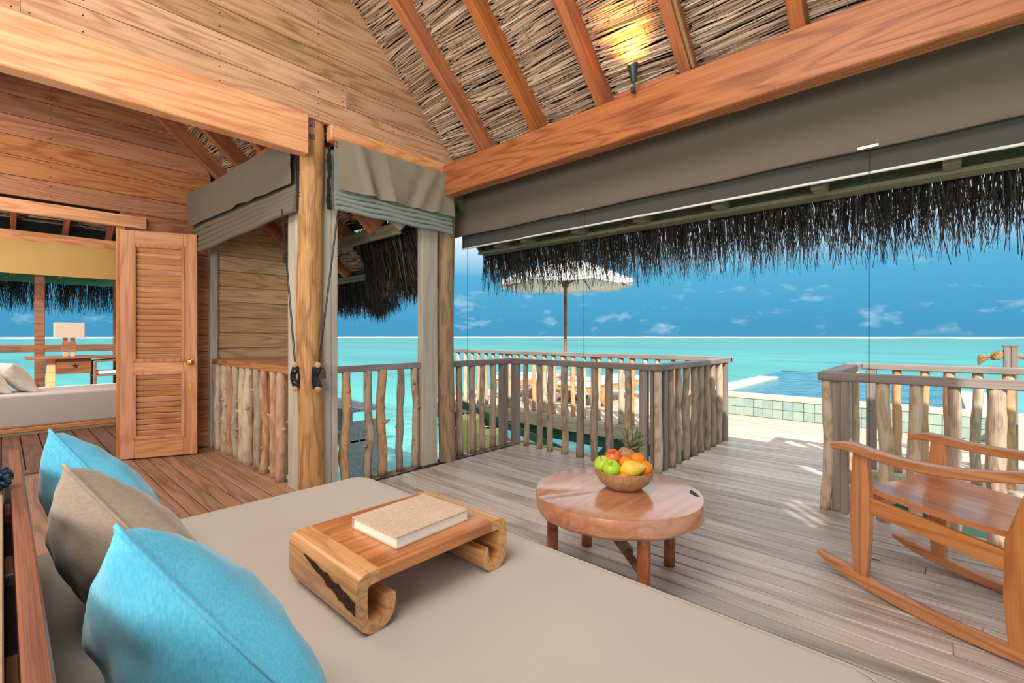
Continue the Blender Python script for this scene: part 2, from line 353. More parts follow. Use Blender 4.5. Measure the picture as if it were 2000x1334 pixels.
# ------------------------------------------------------------------ sea
def sea_mat():
    m, t, p = newmat('lagoon_water'); tc = t.add('ShaderNodeTexCoord')
    le = t.add('ShaderNodeVectorMath', operation='LENGTH'); t.l.new(tc.outputs['Object'], le.inputs[0]); d = le.outputs['Value']
    lg = t.math('DIVIDE', t.math('LOGARITHM', t.math('ADD', d, 1.0), 10.0), 4.0)     # 0..1 for 1 m .. 10 km
    col = t.ramp(lg, [(.2, lin('#7fc4b4')), (.3, lin('#5cb0a6')), (.42, lin('#3f9c97')), (.56, lin('#2c8a8a')), (.70, lin('#358c8a')), (.735, lin('#2c8086')), (.755, lin('#184c70')), (1, lin('#164468'))])
    mp = t.add('ShaderNodeMapping', i_Scale=(.05, .16, .1), i_Rotation=(0, 0, math.radians(42))); t.l.new(tc.outputs['Object'], mp.inputs[0])
    n = t.add('ShaderNodeTexNoise', i_Scale=1.0, i_Detail=5.0, i_Roughness=.55); t.l.new(mp.outputs[0], n.inputs['Vector'])
    f = t.math('MULTIPLY', t.math('SUBTRACT', n.outputs[0], .47), 5.0, clamp=True)
    n9 = t.add('ShaderNodeTexNoise', i_Scale=.16, i_Detail=5.0); t.l.new(mp.outputs[0], n9.inputs['Vector'])
    f = t.math('MAXIMUM', f, t.math('MULTIPLY', t.math('SUBTRACT', n9.outputs[0], .5), 5.0, clamp=True))
    col = t.mix(t.math('MULTIPLY', f, .75), col, lin('#20707a'))
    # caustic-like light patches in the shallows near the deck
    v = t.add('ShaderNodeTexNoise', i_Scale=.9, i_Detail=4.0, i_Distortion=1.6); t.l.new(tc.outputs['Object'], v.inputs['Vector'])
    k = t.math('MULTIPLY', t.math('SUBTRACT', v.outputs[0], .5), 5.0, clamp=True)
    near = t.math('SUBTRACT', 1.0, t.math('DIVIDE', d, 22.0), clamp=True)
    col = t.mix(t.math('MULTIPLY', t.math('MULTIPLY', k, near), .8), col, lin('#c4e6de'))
    # breakers along the reef
    n3 = t.add('ShaderNodeTexNoise', i_Scale=.02, i_Detail=4.0); t.l.new(tc.outputs['Object'], n3.inputs['Vector'])
    q = t.math('ADD', d, t.math('MULTIPLY', t.math('SUBTRACT', n3.outputs[0], .5), 900.0))
    foam = t.math('MULTIPLY', t.math('GREATER_THAN', q, 760.0), t.math('LESS_THAN', q, 1350.0))
    col = t.mix(t.math('MULTIPLY', foam, .95), col, lin('#f6fbfb'))
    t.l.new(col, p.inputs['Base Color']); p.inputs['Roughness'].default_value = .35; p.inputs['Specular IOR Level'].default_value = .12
    mb = t.add('ShaderNodeMapping', i_Scale=(1, 2.2, 1), i_Rotation=(0, 0, math.radians(42))); t.l.new(tc.outputs['Object'], mb.inputs[0])
    n4 = t.add('ShaderNodeTexNoise', i_Scale=2.2, i_Detail=5.0, i_Distortion=.6); t.l.new(mb.outputs[0], n4.inputs['Vector'])
    bu = t.add('ShaderNodeBump', i_Strength=.5, i_Distance=.12); t.l.new(n4.outputs[0], bu.inputs['Height']); t.l.new(bu.outputs[0], p.inputs['Normal'])
    return m
mb = MB(); N = 48; rad = [0, 10, 40, 150, 600, 2000, 8000, 26000]
mb.lathe([(max(r, .01), 0) for r in rad], 64)
mb.f = [f[::-1] for f in mb.f]
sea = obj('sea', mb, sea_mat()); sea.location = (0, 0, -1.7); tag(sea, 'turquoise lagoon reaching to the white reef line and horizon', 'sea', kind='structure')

# ------------------------------------------------------------------ floors
def plank_field(parent, x0, x1, y0, y1, pitch, mat, z=0.0, th=.03, lmin=2.0, lmax=3.6, gap=.008, holes=None, name='plank'):
    y = y0; n = 0
    while y < y1-1e-4:
        yb = min(y+pitch-gap, y1); segs = [(x0, x1)]
        if holes:
            for hx0, hx1, hy0, hy1 in holes:
                if yb > hy0 and y < hy1:
                    ns = []
                    for a, b in segs:
                        if hx0 <= a and hx1 >= b: continue
                        if hx1 <= a or hx0 >= b: ns.append((a, b)); continue
                        if a < hx0: ns.append((a, hx0))
                        if b > hx1: ns.append((hx1, b))
                    segs = ns
        for a, b in segs:
            x = a
            while x < b-.02:
                L = R.uniform(lmin, lmax); xe = min(x+L, b)
                if b-xe < .8: xe = b
                m = MB().box((x+.001, y, z-th), (xe-.001, yb, z-R.uniform(0, .0015)), .003)
                obj(name, m, mat(x, y) if callable(mat) else mat, parent); n += 1; x = xe
        y += pitch
    return n
floor = thing('floor', 'weathered grey plank floor of the veranda with open joints', 'floor', kind='structure')
NOOKY = 1.52
fm = lambda x, y: M_deck_in if x < -3.1 else M_deck
# nook floor (browner, oiled) and veranda floor
plank_field(floor, -5.58, -3.30, -.28, 1.55, .1, M_deck_in, lmin=2.2, lmax=2.8)
plank_field(floor, -3.30, 2.2, -.28, 3.76, .1, M_deck, lmin=3.2, lmax=5.4, gap=.009, holes=[(-9, -3.46, 2.0, 9)])
plank_field(floor, -1.74, -.46, 3.72, 5.4, .1, M_deck)
obj('plank', MB().box((-5.58, -3.2, -.03), (2.2, -.3, 0)), M_deck, floor)
sub = MB(); sub.box((-5.6, -3.2, -.20), (2.2, 1.56, -.034)); sub.box((-3.42, 1.56, -.2), (2.2, 2.7, -.034)); sub.box((-3.42, 2.7, -.2), (2.2, 3.74, -.034)); sub.box((-1.72, 3.72, -.2), (-.48, 5.4, -.034))
obj('joist', sub, M_dark, floor)
obj('fascia_board', MB().box((-3.45, 3.75, -.2), (-1.76, 3.78, -.005)).box((-.44, 3.75, -.2), (2.2, 3.78, -.005)).box((-3.48, 1.6, -.2), (-3.45, 3.78, -.005)), M_fasc, floor)

pd = thing('pool_deck', 'sun-bleached plank deck between the railings and the pool', 'deck', kind='structure')
plank_field(pd, -7.2, -2.35, 5.42, 8.9, .1, M_deck_sun, lmin=2.4, lmax=4.6)
plank_field(pd, -2.35, 3.2, 5.42, 7.25, .1, M_deck_sun, lmin=2.4, lmax=4.6)
obj('joist', MB().box((-7.15, 5.5, -.2), (-2.35, 8.8, -.034)).box((-2.35, 5.5, -.2), (3.2, 7.2, -.034)), M_dark, pd)
obj('fascia_board', MB().box((-7.2, 5.38, -.19), (-1.76, 5.41, -.012), .004), M_fasc, pd)
obj('fascia_board', MB().box((-.44, 5.38, -.19), (3.2, 5.41, -.012), .004), M_fasc, pd)
obj('support_beam', MB().box((-7.2, 5.55, -.38), (3.2, 5.62, -.19), .004), M_green_under, pd, label='dark green weathered beam')
obj('support_beam', MB().obox((-7.2, 5.2, -.42), (-1.7, 5.2, -.42), .06, .03), M_fasc, pd)
for x in (-6.6, -4.6, -2.6, -.2, 1.2):
    obj('pile', MB().lathe([(.13, -2.6), (.12, -.4)], 20, Matrix.Translation((x, 5.75, 0))), M_log_w, pd, smooth=True)
for x in (-3.3, -1.9):
    obj('cross_brace', MB().obox((x-.9, 5.6, -1.3), (x, 5.6, -.35), .05, .12), M_green_under, pd)

pl = thing('support_pile', 'pale yellow round piles and green braces under the veranda edge', 'pile', (-4.86, 4.45, .42))
obj('pile', MB().lathe([(.2, -2.6), (.2, -.55), (.17, -.42), (.08, -.36)], 24), plain('pile_concrete', '#d8c68e', .8, col2='#bfa972', nscale=6, bump=.3), pl, smooth=True)
obj('pile', MB().lathe([(.2, -2.6), (.2, -.65), (.17, -.5), (.08, -.44)], 24, Matrix.Translation((.28, .1, -.1))), plain('pile_concrete_pale', '#dccb96', .8, col2='#bfa972', nscale=6, bump=.3), pl, smooth=True)  # second pile in a slightly paler tone
obj('cross_brace', MB().obox((-.5, .25, -.3), (1.2, 1.0, -1.0), .06, .1), M_green_under, pl)

# ------------------------------------------------------------------ pool
pool = thing('swimming_pool', 'raised infinity pool with pale green tiled wall and white coping', 'pool', (-1.1, 7.25, 0))
def pb(lo, hi, c=.004): return MB().box((lo[0]+1.1, lo[1]-7.25, lo[2]), (hi[0]+1.1, hi[1]-7.25, hi[2]), c)
M_cop = plain('pool_coping', '#cfc8ba', .6, col2='#c0b7a6', nscale=5)
obj('wall', pb((-2.6, 7.27, -.3), (1.6, 7.38, .25), 0), plain('grout', '#8c988e', .8), pool)
obj('coping', pb((-2.6, 7.24, .25), (1.6, 7.42, .316)), M_cop, pool)
obj('coping', pb((-2.78, 7.24, -.3), (-2.42, 10.7, .316)), M_cop, pool)
obj('coping', pb((.22, 7.42, -.3), (.50, 9.8, .316)), M_cop, pool)
obj('coping', pb((.50, 6.9, -.1), (1.7, 7.5, .25)), M_cop, pool)
mw, t, p = newmat('pool_water')
tc = t.add('ShaderNodeTexCoord'); n = t.add('ShaderNodeTexNoise', i_Scale=4.0, i_Detail=5.0, i_Distortion=.8); t.l.new(tc.outputs['Object'], n.inputs['Vector'])
t.l.new(t.mix(t.math('MULTIPLY', t.math('SUBTRACT', n.outputs[0], .4), 3.0, clamp=True), lin('#1f7280'), lin('#4396a2')), p.inputs['Base Color'])
p.inputs['Roughness'].default_value = .12; p.inputs['Specular IOR Level'].default_value = .5
bu = t.add('ShaderNodeBump', i_Strength=.6, i_Distance=.06); t.l.new(n.outputs[0], bu.inputs['Height']); t.l.new(bu.outputs[0], p.inputs['Normal'])
obj('water', pb((-2.5, 7.4, -.6), (.24, 12.9, .295), 0), mw, pool)
obj('infinity_edge', pb((-2.85, 12.86, -.6), (.3, 12.96, .3)), plain('pool_edge_tile', '#2b5866', .3), pool)
obj('wall', pb((-2.85, 10.65, -.6), (-2.45, 12.9, .29), 0), mw, pool)
tm = [plain('pool_tile_%d' % i, c, .35, .5, col2=c2, nscale=14) for i, (c, c2) in enumerate([('#9eb1a5', '#93a89d'), ('#98aea5', '#8da49c'), ('#a4b4a7', '#9aad9f'), ('#93a8a3', '#8ba19d'), ('#9cb0a3', '#a3b5a6')])]
for r_ in range(2):
    for i in range(33):
        x = -2.58+i*.124
        obj('tile', pb((x, 7.248, .004+r_*.123), (x+.118, 7.27, .004+r_*.123+.117), .002), R.choice(tm), pool)

# ------------------------------------------------------------------ walls
RT, RB, NT_, NB = 5.32, 5.10, 4.25, 4.03        # roof planes: thatch / rafter underside, main and nook: z = c - .92 y
SL = .92
def wall_rows(parent, xa, xb, z0, z1, yfun, mat, pitch=.165, joint=2.4):
    z = z0; k = 0; nails = MB()
    while z < z1:
        zt = min(z+pitch-.005, z1)
        for ya, yb, ya2, yb2 in yfun(z, zt):
            if yb-ya < .05: continue
            cuts = [ya]; y = ya+R.uniform(.6, joint)
            while y < min(yb, yb2)-.5: cuts.append(y); y += R.uniform(1.8, joint+1)
            cuts.append(None)
            for i in range(len(cuts)-1):
                c0 = cuts[i]+(.001 if i else 0)
                if cuts[i+1] is None: pts = [(c0 if i else ya, z), (yb, z), (yb2, zt), (c0 if i else ya2, zt)]
                else: pts = [(c0 if i else ya, z), (cuts[i+1]-.001, z), (cuts[i+1]-.001, zt), (c0 if i else ya2, zt)]
                off = R.uniform(-.0015, .0015)
                obj('board', MB().polyx(pts, xa, xb+off), mat, parent)
                if cuts[i+1]: 
                    for dy in (-.03, .03):
                        for dz in (.035, pitch-.045): nails.box((xb, cuts[i+1]+dy-.003, z+dz-.003), (xb+.002, cuts[i+1]+dy+.003, z+dz+.003))
            for yn in [-2.2+.62*j for j in range(9)]:
                if ya+.04 < yn < min(yb, yb2)-.04:
                    for dz in (.035, pitch-.045): nails.box((xb, yn-.0035, z+dz-.0035), (xb+.002, yn+.0035, z+dz+.0035))
        z += pitch; k += 1
    o = obj('nail', nails, M_nail, parent); o['kind'] = 'stuff'
wl = thing('wall_left', 'board gable wall rising above the left beam', 'wall', (0, 0, 0), kind='structure')
RY = .2   # ridge
def gab(z, zt):
    f = lambda q: min((RT-q)/SL, 3.0)
    return [(max(-3, 2*RY-f(z)), f(z), max(-3, 2*RY-f(zt)), f(zt))]
wall_rows(wl, -3.30, -3.262, 2.685, 5.05, gab, M_cedar)
obj('backing', MB().polyx([(-3, 2.68), (2.9, 2.68), (RY, 5.12)], -3.33, -3.302), M_dark, wl)
wb = thing('wall_back', 'red cedar board wall around the bedroom doorway', 'wall', kind='structure')
def back_rows(z, zt):
    f = lambda q: (NT_-q)/SL
    out = []
    if z < 2.27:
        out = [(.74, min(f(z), 3.1), .74, min(f(zt), 3.1)), (-3, -1.0, -3, -1.0)]
    else: out = [(max(-3, .4-f(z)-.8), min(f(z), 3.1), max(-3, .4-f(zt)-.8), min(f(zt), 3.1))]
    return out
class _P: pass
def back_mat(): pass
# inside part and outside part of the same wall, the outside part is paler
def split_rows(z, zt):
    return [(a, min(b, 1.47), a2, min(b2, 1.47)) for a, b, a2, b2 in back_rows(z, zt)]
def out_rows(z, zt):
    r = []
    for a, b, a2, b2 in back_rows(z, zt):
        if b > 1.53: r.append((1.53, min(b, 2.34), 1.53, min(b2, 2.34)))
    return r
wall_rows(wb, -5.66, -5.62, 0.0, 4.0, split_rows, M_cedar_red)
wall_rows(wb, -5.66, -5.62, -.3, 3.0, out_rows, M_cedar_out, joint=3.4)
obj('backing', MB().polyx([(.75, -.3), (2.3, -.3), (2.3, 2.1), (1.5, 2.85), (.3, 3.9), (-3, 3.9), (-3, 2.28), (.75, 2.28)], -5.70, -5.662), M_dark, wb)

def trim(i, lo, hi, mat, label, c=.004):
    return tag(obj('trim_%d' % i, MB().box(lo, hi, c), mat), label, 'trim', kind='structure')
trim(1, (-5.62, -1.1, 2.165), (-5.58, .93, 2.275), M_beam_y, 'wooden lintel board over the bedroom doorway')
trim(2, (-5.66, .712, 0), (-5.60, .775, 2.165), M_door, 'wooden jamb beside the louvred door')
trim(3, (-5.64, 1.45, 0), (-5.56, 1.52, 2.25), M_trim, 'pale post where cedar wall meets the stick railing')
trim(4, (-3.665, 1.47, 0), (-3.50, 1.53, 2.45), M_trim, 'pale narrow board left of the cleated log column')
trim(5, (-3.42, 1.58, 0), (-3.36, 1.665, 2.55), M_trim, 'pale grey board close right of the cleated log column')
trim(6, (-3.42, 1.668, 0), (-3.36, 1.715, 2.55), M_trim, 'narrow grey window jamb beside the pale grey board')
trim(7, (-3.42, 2.49, 0), (-3.35, 2.66, 2.55), M_trim, 'weathered grey jamb left of the corner log column')
trim(8, (-5.62, .74, 0), (-5.605, .76, 2.165), M_door, 'thin stop strip on the bedroom jamb')

# log columns
def log(name, x, y, r, z1, mat, label, seed):
    t_ = thing(name, label, 'column', (x, y, 0))
    m = MB(); n = 28; prof = []
    rings = 30; vs = []
    for i in range(rings+1):
        z = z1*i/rings
        for k in range(n):
            a = 2*PI*k/n
            q = r*(1+.035*mnoise.noise(Vector((math.cos(a)*1.2, math.sin(a)*1.2, z*2.2+seed))) + .02*mnoise.noise(Vector((math.cos(a)*3, math.sin(a)*3, z*6+seed))))
            vs.append((q*math.cos(a)+.008*math.sin(z*1.9+seed), q*math.sin(a)+.006*math.cos(z*2.3), z))
    m.add(vs, [(i*n+j, i*n+(j+1) % n, (i+1)*n+(j+1) % n, (i+1)*n+j) for i in range(rings) for j in range(n)]+[tuple(rings*n+j for j in range(n))])
    obj('log', m, mat, t_, smooth=True)
    return t_
c1 = log('log_column', -3.375, 1.515, .086, 2.74, M_log, 'golden round log column with rope cleats between blinds', 3)
tocam = Vector((3.375, -1.515, 0)).normalized(); rt = Vector((.7373, .6756, 0))
for zz in (2.655, 2.565):
    p_ = tocam*.088+rt*.008; M = Matrix.Translation(p_+Vector((0, 0, zz))) @ Matrix.Rotation(math.atan2(tocam.y, tocam.x), 4, 'Z')
    m = MB().box((-.004, -.02, -.02), (.004, .02, .02), .002); m.xf(M); obj('bolt_plate', m, M_rust, c1)
    m = MB().lathe([(.0, .0), (.009, 0), (.008, .008), (0, .009)], 6, M @ Matrix.Rotation(PI/2, 4, 'Y')); obj('bolt', m, M_rust, c1)
c2 = log('log_column', -3.365, 2.775, .076, 2.66, M_log_w, 'weathered brown log column at the room corner', 9)

# cleats with cords
for s_, off, dep, nm in ((-1, -.112, .06, 'left'), (1, .05, .092, 'right')):
    base = Vector((-3.375, 1.515, 0))+tocam*dep+rt*off
    cl = thing('cord_cleat', 'wooden cleat wound with black blind cord on the log column, %s' % ('towards the bedroom door' if s_ < 0 else 'nearer the sea window'), 'cleat', base, group='cord cleats')
    for zz, nz in ((.935, 1), (.785, -1)):
        a = Vector((0, 0, zz))-tocam*.03; b = Vector((0, 0, zz+.012*nz))+tocam*.035
        obj('peg', MB().tube([a, a.lerp(b, .5), b.lerp(a, .08), b], [.012, .013, .02, .012], 12), M_peg, cl, smooth=True)
    m = MB()
    for j in range(5):
        pts = []
        for q in range(25):
            a = 2*PI*q/24; pts.append(rt*(.016+.003*j)*math.sin(2*a+.3*j)*1.1+tocam*(.008+.004*j)+Vector((0, 0, .86+(.078-.004*j)*math.cos(a))))
        m.tube(pts, .0045, 6)
    for j in range(3):
        m.tube([rt*(.02+.008*j)*s_*-1+tocam*.012+Vector((0, 0, .93)), rt*(.026+.008*j)*s_*-1+tocam*.02+Vector((0, 0, .86)), rt*(.02+.006*j)*s_*-1+tocam*.012+Vector((0, 0, .79-.01*j))], .004, 6)
    obj('cord', m, M_black, cl, smooth=True, label='black cord coil')
    topx = (Vector((-3.49, 1.355, 2.06)) if s_ < 0 else Vector((-3.25, 1.665, 2.12)))-base
    m = MB()
    for dx in (0, .008): m.tube([rt*(s_*.002+dx)+tocam*.012+Vector((0, 0, .94)), (rt*dx+topx*.5+Vector((0, 0, .47))+tocam*.01), topx+rt*dx], .003, 6)
    obj('draw_cord', m, M_black, cl, smooth=True)
M_tassel = plain('dried_tassel', '#5d5348', .9, col2='#3f3830', nscale=60)
m = MB()
for i in range(30):
    a = R.uniform(0, 2*PI); rr = R.uniform(.004, .016)
    m.tube([(0, 0, .05), (rr*math.cos(a), rr*math.sin(a), .02), (rr*1.2*math.cos(a), rr*1.2*math.sin(a), -.03)], [.002, .0035, .002], 4)
o = obj('cord_knot', m, M_tassel); o.location = Vector((-3.375, 1.515, .88))+tocam*.11+rt*.088; tag(o, 'small frayed cord knot hanging at the right cleat', 'knot')

# ------------------------------------------------------------------ beams
def beam(lo, hi, mat, label, c=.006):
    t_ = tag(obj('roof_beam', MB().box(lo, hi, c), mat), label, 'beam'); return t_
beam((-3.29, 2.63, 2.385), (2.2, 2.73, 2.66), M_beam_x, 'long red brown beam over the sea opening above the big blind')
beam((-3.30, -3.0, 2.405), (-3.20, 1.425, 2.68), M_beam_y, 'thick pale orange beam running left from the cleated log column')
beam((-3.31, 1.60, 2.57), (-3.235, 2.70, 2.682), M_beam_y, 'short orange beam between the two log columns above window blind')
beam((-5.6, 1.45, 2.45), (-3.5, 1.54, 2.69), M_beam_x, 'orange beam above the blind of the stick railing nook')
tag(obj('corner_block', MB().box((-3.30, 2.665, 2.3), (-3.235, 2.735, 2.66), .004), M_log_w), 'dark square block at the corner log column top', 'block')

# ------------------------------------------------------------------ roofs with thatch
import numpy as np
rng = np.random.default_rng(5)
def ribbons(P0, P1, W, sagv, nrm, seg=3):
    """numpy ribbons: P0,P1 (n,3); W (n,); sag offset vector per ribbon (n,3); folded cross-section"""
    n = len(P0); ts = np.linspace(0, 1, seg+1)
    D = P1-P0; L = np.linalg.norm(D, axis=1, keepdims=True); T = D/L
    S = np.cross(T, nrm); S /= np.linalg.norm(S, axis=1, keepdims=True)
    V = np.zeros((n, seg+1, 2, 3))
    for i, t in enumerate(ts):
        c = P0+D*t+sagv*(4*t*(1-t)); w = (W*(1-.75*abs(t-.3)))[:, None]
        V[:, i, 0] = c-S*w/2; V[:, i, 1] = c+S*w/2
    V = V.reshape(-1, 3); F = []
    base = (np.arange(n)*(seg+1)*2)[:, None]
    for i in range(seg): F.append(np.concatenate([base+2*i, base+2*i+1, base+2*i+3, base+2*i+2], axis=1))
    F = np.concatenate(F, axis=0)
    return V, F
def np_obj(name, V, F, mat, parent=None, kind='stuff'):
    me = bpy.data.meshes.new(name); me.vertices.add(len(V)); me.vertices.foreach_set('co', V.astype(np.float32).ravel())
    k = F.shape[1]; me.loops.add(F.size); me.loops.foreach_set('vertex_index', F.astype(np.int32).ravel())
    me.polygons.add(len(F)); me.polygons.foreach_set('loop_start', np.arange(0, F.size, k, dtype=np.int32)); me.polygons.foreach_set('loop_total', np.full(len(F), k, dtype=np.int32))
    me.update(calc_edges=True); me.materials.append(mat)
    o = bpy.data.objects.new(name, me); C.objects.link(o); o.parent = parent
    if kind: o['kind'] = kind
    return o
def thatch_plane(parent, O, ex, ey, nd, W, H, pitch=.0085, mat=None, cells=.55):
    """leaf ribbons running along ex, stacked along ey, on plane through O; nd = normal towards the room"""
    O, ex, ey, nd = map(lambda v: np.array(v, float), (O, ex, ey, nd)); P0 = []; P1 = []; Ws = []; S = []; NN = []
    cell = 0; x = 0.0
    while x < W:
        w = min(cells, W-x); nrows = int(H/pitch)
        for layer in range(2):
            yy = np.arange(nrows)*pitch+rng.uniform(-.5, .5, nrows)*pitch+layer*.004
            tilt = .05*np.sin(yy*5+x*7+layer)+rng.normal(0, .035, nrows)
            a = rng.uniform(-.05, .06, nrows); b = w+rng.uniform(-.06, .05, nrows)
            depth = .004+.016*rng.random(nrows)+.012*np.abs(np.sin(yy*9+x*3))
            p0 = O+ex*(x+a)[:, None]+ey*yy[:, None]+nd*depth[:, None]
            p1 = O+ex*(x+b)[:, None]+ey*(yy+tilt*w)[:, None]+nd*(depth+rng.normal(0, .004, nrows))[:, None]
            P0.append(p0); P1.append(p1); Ws.append(rng.uniform(.006, .014, nrows))
            S.append(nd*rng.uniform(.0, .012, nrows)[:, None]+ey*rng.normal(0, .01, nrows)[:, None])
            NN.append(nd+ey*rng.normal(0, .55, nrows)[:, None])
        x += w
    P0, P1, Ws, S, NN = map(np.concatenate, (P0, P1, Ws, S, NN))
    V, F = ribbons(P0, P1, Ws, S, NN, 5)
    return np_obj('thatch', V, F, mat or M_thatch, parent)
def thatch_cords(parent, O, ex, ey, nd, W, H, xs):
    O, ex, ey, nd = map(Vector, (O, ex, ey, nd)); m = MB()
    for x in xs:
        pts = [O+ex*(x+.006*math.sin(i*1.7))+ey*(H*i/60)+nd*(.024+.006*(i % 2)) for i in range(61)]
        m.tube(pts, .0025, 5, caps=False)
    return obj('stitch_cord', m, M_ropeg, parent)
def fringe(parent, A, B, n, ln, drop0=.06, out=(0, 1, 0), lean=.18, mat=None, depth=.12, side=.12, w=(.004, .011)):
    A, B, out = map(lambda v: np.array(v, float), (A, B, out)); u = rng.random(n); ax = (B-A)/np.linalg.norm(B-A)
    P0 = A+(B-A)*u[:, None]+out*(rng.random(n)*depth)[:, None]+np.array([0, 0, 1.])*(rng.random(n)*drop0)[:, None]
    clump = np.sin(u*np.linalg.norm(B-A)*23+1)*.5+np.sin(u*np.linalg.norm(B-A)*61)*.5
    L = rng.uniform(ln[0], ln[1], n)*(1+.07*clump)*np.where(rng.random(n) < .25, rng.uniform(.5, .9, n), 1)
    sd = (clump*side*.45+rng.normal(0, side, n))
    D = np.stack([np.zeros(n), np.zeros(n), -np.ones(n)], 1)+out*(lean+rng.normal(0, .08, n))[:, None]+ax*sd[:, None]
    D /= np.linalg.norm(D, axis=1, keepdims=True); P1 = P0+D*L[:, None]
    nr = np.stack([rng.normal(0, 1, n), rng.normal(0, 1, n), rng.normal(0, .3, n)], 1)
    V, F = ribbons(P0, P1, rng.uniform(w[0], w[1], n), out*rng.normal(.01, .015, n)[:, None]+ax*rng.normal(0, .015, n)[:, None], nr, 4)
    return np_obj('thatch_fringe', V, F, mat or M_fringe, parent)

nrm = Vector((0, SL, 1)).normalized(); dn = Vector((0, 1, -SL)).normalized(); upd = -dn
def roof(parent, xa, xb, cT, cB, ye, ybk, rx, rw=.065, rsplit=None):
    zt = lambda y: cT-SL*y; zb = lambda y: cB-SL*y
    H = (ye-ybk)*math.hypot(1, SL)
    thatch_plane(parent, (xa, ye, zt(ye)), (1, 0, 0), upd, -nrm, xb-xa, H)
    thatch_cords(parent, (xa, ye, zt(ye)), (1, 0, 0), upd, -nrm, xb-xa, H, [x-xa+d for x in rx for d in (.19, .36)])
    m = MB(); m.polyx([(ye+.1, zt(ye+.1)+.03), (ybk, zt(ybk)+.03), (ybk, zt(ybk)+.25), (ye+.1, zt(ye+.1)+.25)], xa, xb)
    obj('thatch_backing', m, M_dark, parent)
    hgt = (cT-cB)*math.cos(math.atan(SL))
    for i, x in enumerate(rx):
        ys = rsplit or ye-.03; A = Vector((x, ys, zb(ys)))+nrm*hgt/2; B = Vector((x, ybk, zb(ybk)))+nrm*hgt/2
        bar('rafter', A, B, rw, hgt, nrm, M_rafter, parent)
main = thing('ceiling', 'palm thatch ceiling over red brown rafters above the veranda', 'ceiling', kind='structure')
rx = [-2.765+.562*i for i in range(9)]
roof(main, -3.26, 2.2, RT, RB, 3.36, RY, rx, rsplit=2.76)
for x in [-3.1]+rx: obj('rafter_tail', MB().box((x-.035, 3.16, 1.995), (x+.035, 3.385, 2.14), .003), M_eave, main)
# rear slope of the same roof
m = MB().polyx([(RY, RT-SL*RY), (-3.4, RT-SL*RY-SL*(3.4+RY)), (-3.4, RT-SL*RY-SL*(3.4+RY)+.2), (RY, RT-SL*RY+.2)], -3.6, 2.3); obj('thatch_backing', m, M_dark, main)
thatch_plane(main, (-3.26, -2.6, RT-SL*RY-SL*(2.6+RY)), (1, 0, 0), Vector((0, 1, SL)).normalized(), Vector((0, SL, -1)).normalized(), 5.4, 3.6, pitch=.02)
obj('thatch_backing', MB().polyx([(3.43, RB+.2-SL*3.43), (RY, RT-SL*RY+.02), (RY, RT-SL*RY+.2), (3.5, RB+.36-SL*3.43)], -3.6, -3.27), M_dark, main)
obj('fascia_board', MB().box((-3.52, 3.39, 1.985), (2.2, 3.43, 2.16), .004), M_eave, main)
obj('eave_batten', MB().box((-3.5, 3.30, 1.985), (2.2, 3.392, 2.01), .003), M_eave, main)
obj('rake_board', MB().obox((-3.52, 3.43, 2.06), (-3.52, 2.2, 2.06+1.23*SL), .04, .16, up=nrm), M_eave, main)
obj('rafter', MB().obox((-3.40, 3.39, RB-SL*3.39+.09), (-3.40, 2.75, RB-SL*2.75+.09), .05, .12, up=nrm), M_eave, main)
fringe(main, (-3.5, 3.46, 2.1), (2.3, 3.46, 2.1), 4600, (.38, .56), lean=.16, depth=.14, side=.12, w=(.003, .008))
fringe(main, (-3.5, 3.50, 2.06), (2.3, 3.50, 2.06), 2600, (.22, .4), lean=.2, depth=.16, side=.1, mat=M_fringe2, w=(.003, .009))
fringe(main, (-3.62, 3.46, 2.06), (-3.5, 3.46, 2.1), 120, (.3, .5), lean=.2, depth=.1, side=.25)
# rope wound cable beside one rafter
pts = [Vector((-1.035, 2.66-.004*i, RB-SL*(2.66-.004*i)+.03)) for i in range(0, 300, 10)]
obj('rope', MB().tube(pts, .011, 8), M_rope, main)
obj('blocking', MB().obox((-1.55, 2.70, 2.69), (-1.15, 2.70, 2.69), .02, .06), M_beam_x, main)

nook = thing('ceiling', 'dark rafters and thatch over the stick railing nook', 'ceiling', kind='structure')
nrx = [-5.3, -4.75, -4.2, -3.65]
roof(nook, -5.6, -3.34, NT_, NB, 2.2, -.1, nrx)
m = MB().polyx([(-.1, NT_+.092), (-3, NT_-2.6), (-3, NT_-2.4), (-.1, NT_+.3)], -5.7, -3.3); obj('thatch_backing', m, M_dark, nook)
obj('fascia_board', MB().box((-5.6, 2.19, 1.99), (-3.28, 2.23, 2.09), .004), M_eave, nook)
obj('rake_board', MB().obox((-3.28, 2.23, 2.04), (-3.28, 1.75, 2.04+.48*SL), .04, .1, up=nrm), M_eave, nook)
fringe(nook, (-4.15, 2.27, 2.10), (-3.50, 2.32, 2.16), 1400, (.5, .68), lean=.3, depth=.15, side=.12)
fringe(nook, (-3.7, 2.40, 2.2), (-4.4, 3.32, 2.38), 2600, (.45, .82), lean=.05, depth=.2, side=.12)
